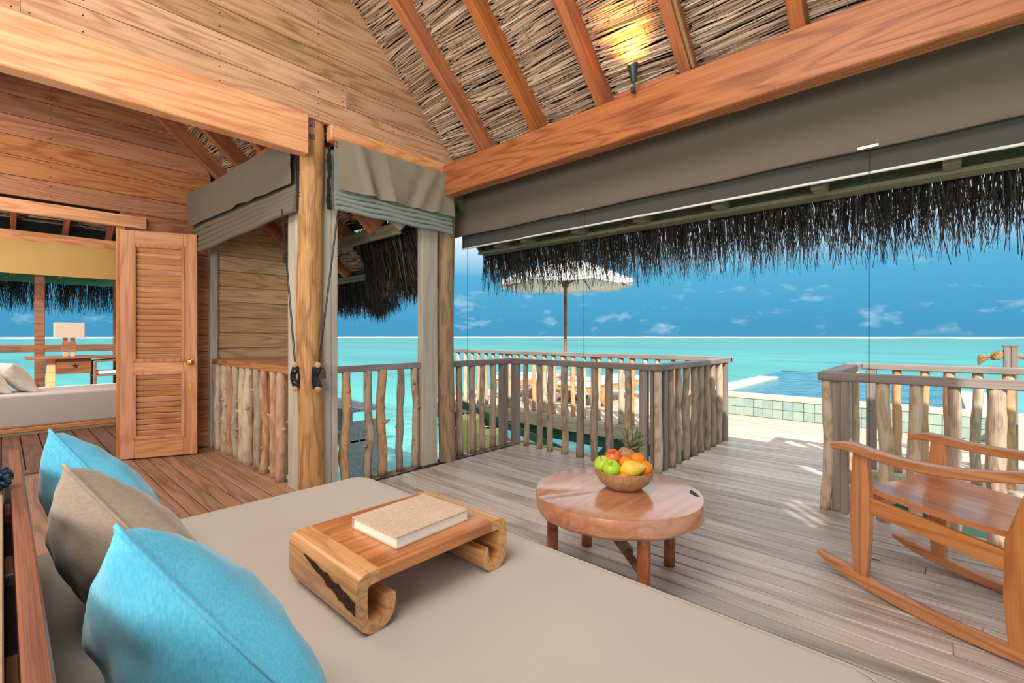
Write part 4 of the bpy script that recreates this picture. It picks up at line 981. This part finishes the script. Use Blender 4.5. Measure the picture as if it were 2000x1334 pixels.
def pillow(w, h, th, mat, name, label, loc, lean, yaw, cat='cushion', group=None, roll=0, bow=.07, seed=1, N=26, pw=.42, seam=None, lz=0):
    """stands on its lower edge at loc; local x = width, z = up, y = thickness"""
    def fn(sgn):
        def g(u, v):
            a = 2*u-1; b = 2*v-1
            x = w/2*a*(1-bow*(1-b*b)); z = h/2*b*(1-bow*(1-a*a))
            e = max(0, (1-a*a)*(1-b*b)); t_ = th/2*e**pw
            cr = .010*mnoise.noise(Vector((a*3.5+seed, b*3.5, seed*sgn)))+.0035*math.sin(math.atan2(b-.9, a+.9)*22+seed)*math.exp(-2.2*math.hypot(a+.9, b-.9)) + .0035*math.sin(math.atan2(b-.9, a-.9)*22+seed)*math.exp(-2.2*math.hypot(a-.9, b-.9))
            return (x, sgn*(t_+cr*min(1, e*5)), z)
        return g
    root = thing(name, label, cat, loc, yaw, group)
    M = Matrix.Rotation(lean, 4, 'X') @ Matrix.Rotation(roll, 4, 'Y') @ Matrix.Translation((0, 0, h/2+lz))
    m = MB(); m.grid(N, N, fn(-1)); m.xf(M); obj('front_panel', m, mat, root, smooth='all')
    m = MB(); m.grid(N, N, fn(1)); m.f = [f[::-1] for f in m.f]; m.xf(M); obj('back_panel', m, mat, root, smooth='all')
    pts = []
    for k in range(4):
        for i in range(N):
            t_ = -1+2*i/N; a, b = ((t_, -1), (1, t_), (-t_, 1), (-1, -t_))[k]
            pts.append(M @ Vector((w/2*a*(1-bow*(1-b*b)), 0, h/2*b*(1-bow*(1-a*a)))))
    pts.append(pts[0]); obj('piping', MB().tube(pts, .004, 6, caps=False), seam or mat, root, smooth='all')
    return root
pillow(.42, .42, .17, M_cream, 'cushion', 'off-white cushion nearer the doorway on the bedroom daybed', (-8.15, .22, .475), math.radians(32), math.radians(20), group='cushions on the bedroom daybed')
pillow(.42, .42, .17, M_cream, 'cushion', 'off-white cushion at the left frame edge on the bedroom daybed', (-8.15, .00, .475), math.radians(32), math.radians(20), group='cushions on the bedroom daybed')

dk = thing('writing_desk', 'dark wooden desk with star cutout drawer under the bedroom window', 'desk', (-9.0, .8, 0))
obj('tabletop', MB().box((-.28, -.60, .835), (.25, .42, .865), .004), M_desk, dk)
for y in (-.40,): obj('leg', MB().box((-.2, y-.0, 0), (.18, y+.085, .835), .004), M_beam_y, dk)
obj('leg', MB().box((-.2, .387, 0), (.18, .42, .835), .004), M_desk, dk)
dw = obj('drawer', MB().box((-.15, -.31, .63), (.21, .045, .835), .004), M_desk, dk)
m = MB(); pts = [(( .045 if i % 2 == 0 else .018)*math.sin(PI*i/5), ( .045 if i % 2 == 0 else .018)*math.cos(PI*i/5)) for i in range(10)]
m.add([(.2115, -.12+a, .735+b) for a, b in pts]+[(.205, -.12+a, .735+b) for a, b in pts], [tuple(range(10))]+[(i, (i+1) % 10, 10+(i+1) % 10, 10+i) for i in range(10)])
obj('star_cutout', m, M_dark, dw, label='dark star shaped cutout')
lp = thing('table_lamp', 'table lamp with square grey shade on the bedroom desk', 'lamp', (-8.97, .63, .865))
obj('shade', MB().box((-.09, -.155, .26), (.09, .155, .47), .004), fabric('lamp_shade', '#a09488', '#b0a498', 300), lp)
for a in (-.062, .012): obj('base', MB().box((-.03, a, 0), (.03, a+.045, .26), .003), M_beam_y, lp)
obj('cross_piece', MB().box((.02, -.075, .07), (.04, .07, .2), .003), M_desk, lp)
ch = thing('desk_chair', 'wooden armchair with grey seat pad beside the desk', 'chair', (-8.95, 1.0, 0))
for x, y in ((-.2, -.12), (.2, -.12), (-.2, .17), (.2, .17)): obj('leg', MB().obox((x, y, 0), (x*.9, y, .78 if y < 0 else .72), .03, .03, up=(1, 0, 0)), M_desk, ch)
obj('armrest', MB().obox((-.2, -.12, .79), (-.2, .18, .81), .045, .022), M_desk, ch); obj('armrest', MB().obox((.2, -.12, .79), (.2, .18, .81), .045, .022), M_desk, ch)
obj('seat', MB().box((-.2, -.14, .58), (.2, .18, .60), .004), M_desk, ch)
weld(obj('seat_pad', rbox((-.18, -.09, .60), (.18, .18, .65), .02, 3), M_white, ch, smooth='all'))

# ------------------------------------------------------------------ foreground sofa
so = thing('sofa', 'large beige cushioned sofa daybed with dark wooden back in the foreground', 'sofa', (-1.1, .6, 0))
O = Vector((-1.1, .6, 0))
def sb(lo, hi, c=.004): return MB().box(tuple(Vector(lo)-O), tuple(Vector(hi)-O), c)
mt = MB()
def mattress(x0, x1, y0, y1, z0, z1, rc, re):
    """plan-rounded slab with rounded top edge"""
    m = MB(); out = []
    def ring(ins, z):
        pts = []
        r = max(rc-ins, .005)
        for cx, cy, a0 in ((x1-rc, y1-rc, 0), (x0+rc, y1-rc, PI/2), (x0+rc, y0+rc, PI), (x1-rc, y0+rc, 1.5*PI)):
            for k in range(9): a = a0+PI/2*k/8; pts.append((cx+r*math.cos(a), cy+r*math.sin(a), z))
        return pts
    rings = [ring(re*.5, z0), ring(0, z0+re*.5)]
    for k in range(7): a = PI/2*k/6; rings.append(ring(re*(1-math.cos(a)), z1-re+re*math.sin(a)))
    n = len(rings[0]); m.add([p for r in rings for p in r], [(i*n+j, i*n+(j+1) % n, (i+1)*n+(j+1) % n, (i+1)*n+j) for i in range(len(rings)-1) for j in range(n)]+[tuple((len(rings)-1)*n+j for j in range(n)), tuple(range(n))[::-1]])
    return m, ring
m, ring = mattress(-2.175+1.1, -.06+1.1, .045-.6, 1.245-.6, .24, .45, .09, .045)
obj('seat_cushion', m, M_sheet, so, smooth=True)
obj('piping', MB().tube([Vector(q) for q in ring(.008, .437)]+[Vector(ring(.008, .437)[0])], .003, 6, caps=False), M_sheet, so, smooth=True)
obj('frame', sb((-2.17, .05, .10), (-.08, 1.22, .24), .006), M_sofawood, so)
for x in (-2.1, -.16):
    for y in (.12, 1.12): obj('leg', sb((x-.04, y-.04, 0), (x+.04, y+.04, .10)), M_sofawood, so)
obj('back_rail', sb((-2.1, .013, .74), (.35, .037, .80), .003), M_sofawood, so)
for i in range(6): obj('back_slat', sb((-2.08+i*.40, .0, .1), (-1.98+i*.40, .025, .74), .003), M_sofawood, so)
obj('back_panel', sb((-2.1, .002, .24), (.35, .018, .72), .003), M_dark, so)
pillow(.44, .44, .21, M_blue, 'cushion', 'turquoise blue cushion farthest along the sofa by the bedroom floor', (-1.80, .33, .452), math.radians(28), math.radians(14), seed=2, roll=math.radians(-34), lz=.01, bow=.09)
pillow(.44, .44, .21, M_taupe, 'cushion', 'taupe brown cushion between the two blue ones', (-1.31, .325, .452), math.radians(28), math.radians(14), seed=5, roll=math.radians(-34), lz=.005, bow=.09)
pillow(.44, .44, .22, M_blue, 'cushion', 'turquoise blue cushion nearest the camera on the sofa', (-.845, .345, .452), math.radians(28), math.radians(14), seed=8, roll=math.radians(-34), lz=.0, bow=.09)
bs = thing('back_cushion', 'beige seat back cushion behind the sofa rail at the left edge', 'cushion', (-.8, -.12, 0))
weld(obj('cushion_body', rbox((-1.0, -.12, .45), (1.1, .121, .795), .02), M_beige, bs, smooth='all'))
obj('piping', MB().tube([(-.99, .118, .79), (1.1, .118, .79)], .003, 6), M_beige, bs)
m = MB()
for i in range(140):
    u = R.uniform(-1, 1); a = R.uniform(0, 2*PI); r_ = .03*math.sqrt(1-u*u)
    m.tube([(0, 0, 0), (r_*math.cos(a)*.7, r_*math.sin(a)*.7, .03*u*.7), (r_*math.cos(a), r_*math.sin(a), .03*u)], [.004, .005, .003], 4)
o = obj('tassel', m, plain('navy_yarn', '#2c3d4c', .9, col2='#3f5566', nscale=90)); o.location = (-1.57, -.012, .827); tag(o, 'dark blue yarn tassel lying on the beige back cushion', 'tassel')

# ------------------------------------------------------------------ tray table and book
tr = thing('bed_tray', 'low wooden scroll legged tray table on the sofa', 'tray', (-1.165, .795, .45), 0)
w2, l2, ht, th = .185, .250, .148, .030
def jleg(sgn):
    """J-shaped leg profile in (y,z), sgn=-1 left end"""
    out = []; inn = []
    y0 = l2*sgn; 
    P_o = []; Rb = .045
    # outer path: from top in, round the shoulder, down, curl under, up
    r1 = .03
    for k in range(7): a = PI/2*k/6; P_o.append((l2-r1+r1*math.sin(a), ht-r1+r1*math.cos(a)))
    for k in range(9): a = PI*k/8; P_o.append((l2-.052+.052*math.cos(a), .052-.052*math.sin(a)))
    P_o.append((l2-.104, .075))
    P_i = [(l2-.104+.026, .075)]
    for k in range(9): a = PI*(1-k/8); P_i.append((l2-.052+.024*math.cos(a), .052-.024*math.sin(a)))
    for k in range(5): a = PI/2*(1-k/4); P_i.append((l2-.028-.012+.012*math.sin(a), ht-.03-.012+.012*math.cos(a)))
    P_i.append((l2-.06, ht-th)); poly = [(l2-.06, ht)]+P_o+P_i
    return [(sgn*a, b) for a, b in poly]
for s in (-1, 1):
    pr = jleg(s)
    if s < 0: pr = pr[::-1]
    m = MB().polyx(pr[::-1], -w2, w2); obj('scroll_leg', m, M_traypale, tr, smooth=True)
# darker split along the near leg
m = MB(); q = random.Random(3); up_ = []; lo_ = []
for i in range(15):
    x = -.09+.27*i/14; c_ = .118-.035*i/14*1.3; wd = (.010+.010*q.random())*math.sin(PI*min(1, (i+1)/10)/2 if i < 10 else PI/2)
    up_.append((x, -l2-.0012, c_+wd)); lo_.append((x, -l2-.0012, c_-wd))
m.add(up_+lo_+[(a, b+.004, c) for a, b, c in up_+lo_], [tuple(list(range(15))+list(range(29, 14, -1)))])
obj('split', m, plain('split_wood', '#3b2010', .7), tr, label='dark split in the wood')
obj('tray_top', MB().box((-w2, -l2+.058, ht-th), (w2, l2-.058, ht), .002), M_tray, tr)
bk = thing('book', 'beige linen bound book lying on the tray', 'book', (-1.142, .812, .45+ht), math.radians(2))
M_linen = fabric('linen_cover', '#cbb69e', '#b09a82', 330, .5, .1, (1, .3, 1), k=3.0)
obj('cover', MB().box((-.105, -.13, .028), (.105, .13, .032), .001), M_linen, bk); obj('cover', MB().box((-.105, -.13, 0), (.105, .13, .004), .001), M_linen, bk)
obj('spine', MB().box((-.108, -.13, 0), (-.104, .13, .032), .001), M_linen, bk)
obj('pages', MB().box((-.103, -.126, .004), (.101, .126, .028)), plain('paper', '#efe9dc', .8), bk)

# ------------------------------------------------------------------ coffee table
ct = thing('coffee_table', 'round slab coffee table of polished reddish wood on log legs', 'table', (-1.13, 1.97, 0))
n = 72; m = MB(); vs = []; lay = [(.97, .335), (1.0, .348), (1.0, .40), (.985, .418), (.955, .42), (.6, .4205), (.3, .4205), (.02, .4205)]
for f_, z in lay:
    for k in range(n):
        a = 2*PI*k/n; w_ = 1+.008*math.sin(2*a+1)+.006*math.sin(3*a)+.004*math.sin(7*a+2); r_ = .385*f_*w_
        zz = z
        if z < .36: zz += .012*mnoise.noise(Vector((math.cos(a)*3, math.sin(a)*3, 0)))
        dd = math.exp(-((a-math.radians(232))/.22)**2)*math.exp(-((f_-.9)/.28)**2)
        if z > .405: zz -= .007*dd*(1+.8*math.sin(a*60))
        vs.append((r_*math.cos(a), r_*math.sin(a), zz))
m.add(vs, [(i*n+j, i*n+(j+1) % n, (i+1)*n+(j+1) % n, (i+1)*n+j) for i in range(len(lay)-1) for j in range(n)]+[tuple(range(n))[::-1], tuple((len(lay)-1)*n+j for j in range(n))])
obj('slab_top', m, M_table, ct, smooth=True)
m = MB(); m.add([(.26, .235, .4212), (.30, .20, .4212), (.33, .165, .4212), (.31, .16, .4212), (.27, .19, .4212)], [(0, 1, 2, 3, 4)][::1]); m.f = [f[::-1] for f in m.f]
obj('crack', m, plain('crack_dark', '#3a1c0e', .6), ct)
LG = [(.13, .29), (.24, -.2), (-.25, -.17), (-.30, .20)]
for i, (x, y) in enumerate(LG): obj('leg', stick_mb(x, y, 0, .345, .027, i*3+1, wob=.004, bulge=.06, rings=6, n=16), wood('leg_log_%d' % i, '#a9602f', '#6e3516', axis=2, scale=4, rings=4, rough=.4, stretch=.3, spec=.5), ct, smooth='all')
M_str = wood('stretcher_wood', '#9c6a48', '#6e4228', axis=0, scale=3, rings=4)
obj('stretcher', MB().tube([(LG[0][0], LG[0][1], .27), (LG[2][0], LG[2][1], .27)], .018, 12), M_str, ct, smooth=True)
obj('stretcher', MB().tube([(LG[3][0], LG[3][1], .25), (LG[1][0], LG[1][1], .17)], .018, 12), M_str, ct, smooth=True)
m = MB()
for A, B in (((-.13, -.02, .265), (.05, .14, .268)), ((-.05, .02, .228), (.12, -.10, .195))):
    A, B = Vector(A), Vector(B)
    ax = (B-A).normalized(); u_ = ax.cross(Vector((0, 0, 1))).normalized(); v_ = ax.cross(u_)
    m.tube([A.lerp(B, q/160)+(u_*math.cos(q*1.05)+v_*math.sin(q*1.05))*.021 for q in range(161)], .0035, 5)
obj('rope_binding', m, M_ropeg, ct)

# ------------------------------------------------------------------ bowl of fruit
BC = Vector((-1.12, 2.02, .4205)); F_ = Vector((-.6756, .7373, 0)); R_ = Vector((.7373, .6756, 0))
bw = thing('fruit_bowl', 'round carved wooden bowl on the coffee table', 'bowl', BC)
obj('bowl', MB().lathe([(.0, 0), (.055, 0), (.085, .008), (.118, .035), (.134, .065), (.139, .092), (.136, .094), (.130, .088), (.122, .062), (.105, .034), (.07, .014), (0, .010)], 48), M_bowl, bw, smooth=True)
def at(dx, dd, z): p_ = BC+R_*dx+F_*dd; return (p_.x, p_.y, z)
def fruitmat(name, a, b, c=None, scale=6, rough=.35, spots=None):
    m, t, p = newmat(name); tc = t.add('ShaderNodeTexCoord'); n = t.add('ShaderNodeTexNoise', i_Scale=float(scale)*4, i_Detail=4.0); t.l.new(tc.outputs['Object'], n.inputs['Vector'])
    f = t.math('MULTIPLY_ADD', t.math('SUBTRACT', n.outputs[0], .5), 3.0, .5, clamp=True); col = t.mix(f, lin(a), lin(b))
    if spots:
        v = t.add('ShaderNodeTexVoronoi', i_Scale=38.0); t.l.new(tc.outputs['Object'], v.inputs['Vector'])
        n5 = t.add('ShaderNodeTexNoise', i_Scale=22.0); t.l.new(tc.outputs['Object'], n5.inputs['Vector'])
        k = t.math('MULTIPLY', t.math('LESS_THAN', v.outputs['Distance'], .22), t.math('GREATER_THAN', n5.outputs[0], .56)); col = t.mix(k, col, lin(spots))
    t.l.new(col, p.inputs['Base Color']); p.inputs['Roughness'].default_value = rough; p.inputs['Subsurface Weight'].default_value = .05; p.inputs['Subsurface Scale'].default_value = .01
    return m
def apple(r, mat, loc, label, tilt):
    t_ = thing('apple', label, 'fruit', loc, group='apples in the bowl'); t_.rotation_euler = tilt
    prof = []
    for k in range(21):
        a = -PI/2+PI*k/20; q = r*math.cos(a)*(1+.06*math.sin(a)); z = r*.93*math.sin(a)
        if k > 16: z -= (k-16)**1.6*r*.035
        if k < 3: z += (3-k)*r*.03
        prof.append((max(q, .0005), z))
    obj('flesh', MB().lathe(prof, 28), mat, t_, smooth='all')
    obj('stem', MB().tube([(0, 0, r*.6), (.002, 0, r*.85), (.005, .002, r*1.05)], [.0015, .0015, .002], 6), M_sofawood, t_)
apple(.043, fruitmat('green_apple', '#9fc51e', '#b9d640'), at(-.072, -.052, .527), 'green apple in front with its stem facing up', (.5, .1, .3))
apple(.043, fruitmat('green_apple_pale', '#a9cb2c', '#c6db5c'), at(-.098, .012, .528), 'green apple half hidden at the left bowl rim', (.2, -.5, 1))
apple(.038, fruitmat('red_apple', '#d8421f', '#ea8440'), at(-.045, .035, .560), 'red apple on top of the green ones', (.3, .3, 0))
M_or = plain('orange_peel', '#f08a10', .4, .4, bump=.2, nscale=300)
def orange(r, loc, label):
    t_ = thing('orange', label, 'fruit', loc, group='oranges in the bowl')
    prof = [(max(r*math.cos(-PI/2+PI*k/18), .0004), r*.95*math.sin(-PI/2+PI*k/18)) for k in range(19)]
    obj('peel', MB().lathe(prof, 28), M_or, t_, smooth='all'); obj('navel', MB().lathe([(.004, r*.94), (.002, r*.965), (.0003, r*.96)], 8), M_sofawood, t_)
orange(.037, at(.012, .015, .532), 'orange directly behind the yellow mango')
orange(.035, at(.077, .045, .545), 'orange at the back beside the pineapple')
orange(.039, at(.095, -.012, .516), 'orange at the right bowl rim')
orange(.033, at(-.015, -.06, .488), 'orange mostly hidden under the mango front')
mg = thing('mango', 'speckled yellow mango lying on top in the bowl', 'fruit', at(.030, -.058, .527)); mg.rotation_euler = (0, math.radians(-4), math.atan2(R_.y, R_.x)+.15)
prof = []
for k in range(25):
    t_ = k/24; q = .041*math.sin(PI*t_**.8)**.75*(1-.05*t_); 
    if t_ < .2: q *= .75+1.25*t_
    prof.append((max(q, .0005), -.068+.132*t_))
m = MB().lathe(prof, 28, Matrix.Rotation(PI/2, 4, 'Y')); obj('flesh', m, fruitmat('mango_skin', '#f2c12c', '#f6d464', spots='#7a4a18', rough=.45), mg, smooth='all')
pa = thing('pineapple', 'small pineapple with grey green crown leaning behind the fruit', 'fruit', at(.035, .10, .54)); dirp = (R_*.42+F_*.15+Vector((0, 0, 1))).normalized()
Mx = Vector((0, 0, 1)).rotation_difference(dirp).to_matrix().to_4x4()
m = MB(); N1, N2 = 40, 60; vs = []
for i in range(N1+1):
    t_ = i/N1; rr = .047*math.sin(PI*(.12+.76*t_))**.6
    for k in range(N2):
        a = 2*PI*k/N2; e = abs(math.sin(4*a+t_*14))*abs(math.sin(4*a-t_*14)); q = rr*(1+.12*e)
        vs.append(Mx @ Vector((q*math.cos(a), q*math.sin(a), -.055+.10*t_)))
m.add(vs, [(i*N2+j, i*N2+(j+1) % N2, (i+1)*N2+(j+1) % N2, (i+1)*N2+j) for i in range(N1) for j in range(N2)]+[tuple(N1*N2+j for j in range(N2))])
obj('body', m, fruitmat('pineapple_skin', '#9b6a58', '#c9a06c', scale=20, rough=.6), pa, smooth=True)
M_leaf = [plain('crown_leaf_%d' % i, c, .6, col2=c2, nscale=60) for i, (c, c2) in enumerate([('#6e7a5c', '#8c936f'), ('#586b50', '#7a8a66'), ('#8b8f6e', '#a89f7c')])]
for i in range(54):
    a = i*2.399; lv = i/54; el = .25+1.2*lv; L = .085+.02*math.sin(PI*lv)
    d0 = Vector((math.cos(a)*math.cos(el), math.sin(a)*math.cos(el), math.sin(el))); d1 = (d0*.65+Vector((0, 0, .35))).normalized()*1
    b0 = Vector((math.cos(a)*.012, math.sin(a)*.012, .042+.035*lv)); pts = [b0, b0+d0*L*.4, b0+d0*L*.72+Vector((0, 0, .004)), b0+d0*L*.95+Vector((math.cos(a), math.sin(a), -.3))*.006]
    sd = Vector((-math.sin(a), math.cos(a), 0)); pts = [Mx @ p_ for p_ in pts]
    m = MB().sweep(pts, [(-.5, 0), (0, -.12), (.5, 0), (0, .05)], Mx @ sd, [(.017, .017), (.018, .018), (.012, .012), (.002, .002)]); obj('leaf', m, M_leaf[i % 3], pa)

# ------------------------------------------------------------------ rocking chair
RZ = math.atan2(.464, -.886)
rc = thing('rocking_chair', 'teak rocking chair with curved arms on the right', 'chair', (0.02, 2.75, 0), RZ)
fw = Vector((-.886, .464, 0)); wd = Vector((.464, .886, 0)); A0 = Vector((-.262, 2.645, 0)); O = Vector((.02, 2.75, 0)); SEP = .56
RM = Matrix.Rotation(-RZ, 3, 'Z'); FW, WD = fw.copy(), wd.copy(); fw = RM @ fw; wd = RM @ wd
def cp(f_, w_, z): return RM @ (A0+FW*f_+WD*w_+Vector((0, 0, z))-O)        # f forward of near front leg, w across, z up
prof8 = lambda a, b, c=.25: [(-a, -b+c*b), (-a+c*a, -b), (a-c*a, -b), (a, -b+c*b), (a, b-c*b), (a-c*a, b), (-a+c*a, b), (-a, b-c*b)]
M_tk = wood('teak_upright', '#cc8846', '#a45f2a', axis=2, scale=2.0, rings=8, rough=.35, var=.02, spec=.5, coat=.25)
for w_ in (0, SEP):
    # rocker: arc of radius ~1.6, tips raised
    pts = [];
    for k in range(29):
        s = .20-1.02*k/28; u = (s+.30)/.51; pts.append(cp(s, w_, .022+.075*u*u*.85))
    obj('rocker', MB().sweep(pts, prof8(.030, .022), wd, [(min(1, .6+k*.15), min(1, .45+k*.22)) if k < 4 else (1, 1) for k in range(29)]), M_teak, rc, smooth=True)
    zb = .055+.075*(.30/.51)**2*.85
    obj('leg', MB().sweep([cp(0, w_, zb-.03), cp(0, w_, .22), cp(.0, w_, .40), cp(0, w_, .635)], prof8(.021, .045), wd, [(.8, .55), (1, .85), (1, 1), (.8, .62)]), M_tk, rc, smooth=True, label=None)
    obj('leg', MB().sweep([cp(-.53, w_, .045), cp(-.53, w_, .22), cp(-.54, w_, .42), cp(-.60, w_, .66), cp(-.70, w_, .98)], prof8(.021, .045), wd, [(.8, .55), (1, .85), (1, 1), (.9, .8), (.8, .5)]), M_tk, rc, smooth=True)
    pts = []; 
    for k in range(21):
        s = .125-.78*k/20; b_ = .022*math.sin(PI*(k/20))*(1 if w_ == 0 else -1)*-1
        z = .655-.035*math.sin(PI*min(1, k/17))+(.03*((k-14)/6)**2 if k > 14 else 0)-(.030*(1-k/3)**2 if k < 3 else 0)
        pts.append(cp(s, w_+b_+(-.02 if w_ == 0 else .02)*(k/20), z))
    obj('armrest', MB().sweep(pts, prof8(.034, .019), wd, [(.72+.14*k, .8+.1*k) if k < 2 else (1, 1) for k in range(21)]), M_teak, rc, smooth=True)
    obj('side_rail', MB().sweep([cp(.02, w_, .395), cp(-.55, w_, .345)], prof8(.012, .036), wd), M_teak, rc, smooth=True)
for f_, z in ((-.02, .40), (-.52, .35)): obj('cross_rail', MB().sweep([cp(f_, .02, z), cp(f_, SEP-.02, z)], prof8(.012, .03), fw), M_teak, rc, smooth=True)
m = MB(); nu, nv = 16, 12
def seatf(dz):
    def g(u, v):
        f_ = .035-.60*u; w_ = .01+(SEP-.02)*v; dip = .030*math.sin(PI*v)*(1-.3*u)+.02*math.sin(PI*u)
        return cp(f_, w_, .478-.02*u-dip+dz)
    return g
m.grid(nu, nv, seatf(0)); m.grid(nu, nv, seatf(-.024)); e = []
for (i0, j0, i1, j1, k) in ((0, 0, 0, 1, nv), (1, 0, 1, 1, nv), (0, 0, 1, 0, nu), (0, 1, 1, 1, nu)):
    for q in range(k):
        a, b = q/k, (q+1)/k
        u0, v0 = i0+(i1-i0)*a, j0+(j1-j0)*a; u1, v1 = i0+(i1-i0)*b, j0+(j1-j0)*b
        m.add([seatf(0)(u0, v0), seatf(0)(u1, v1), seatf(-.024)(u1, v1), seatf(-.024)(u0, v0)], [(0, 1, 2, 3)])
obj('seat', m, wood('seat_teak', '#c47a3c', '#9c5524', axis=0, scale=2, rings=5, rough=.3, var=.02, spec=.5, coat=.4), rc)
for i in range(5):
    w_ = .08+(SEP-.16)*i/4; obj('back_slat', MB().sweep([cp(-.53, w_, .44), cp(-.60, w_, .68), cp(-.70, w_, .96)], prof8(.028, .007), wd), M_teak, rc, smooth=True)
obj('top_rail', MB().sweep([cp(-.70, -.02, .98), cp(-.73, SEP/2, .99), cp(-.70, SEP+.02, .98)], prof8(.045, .012), (0, 0, 1)), M_teak, rc, smooth=True)
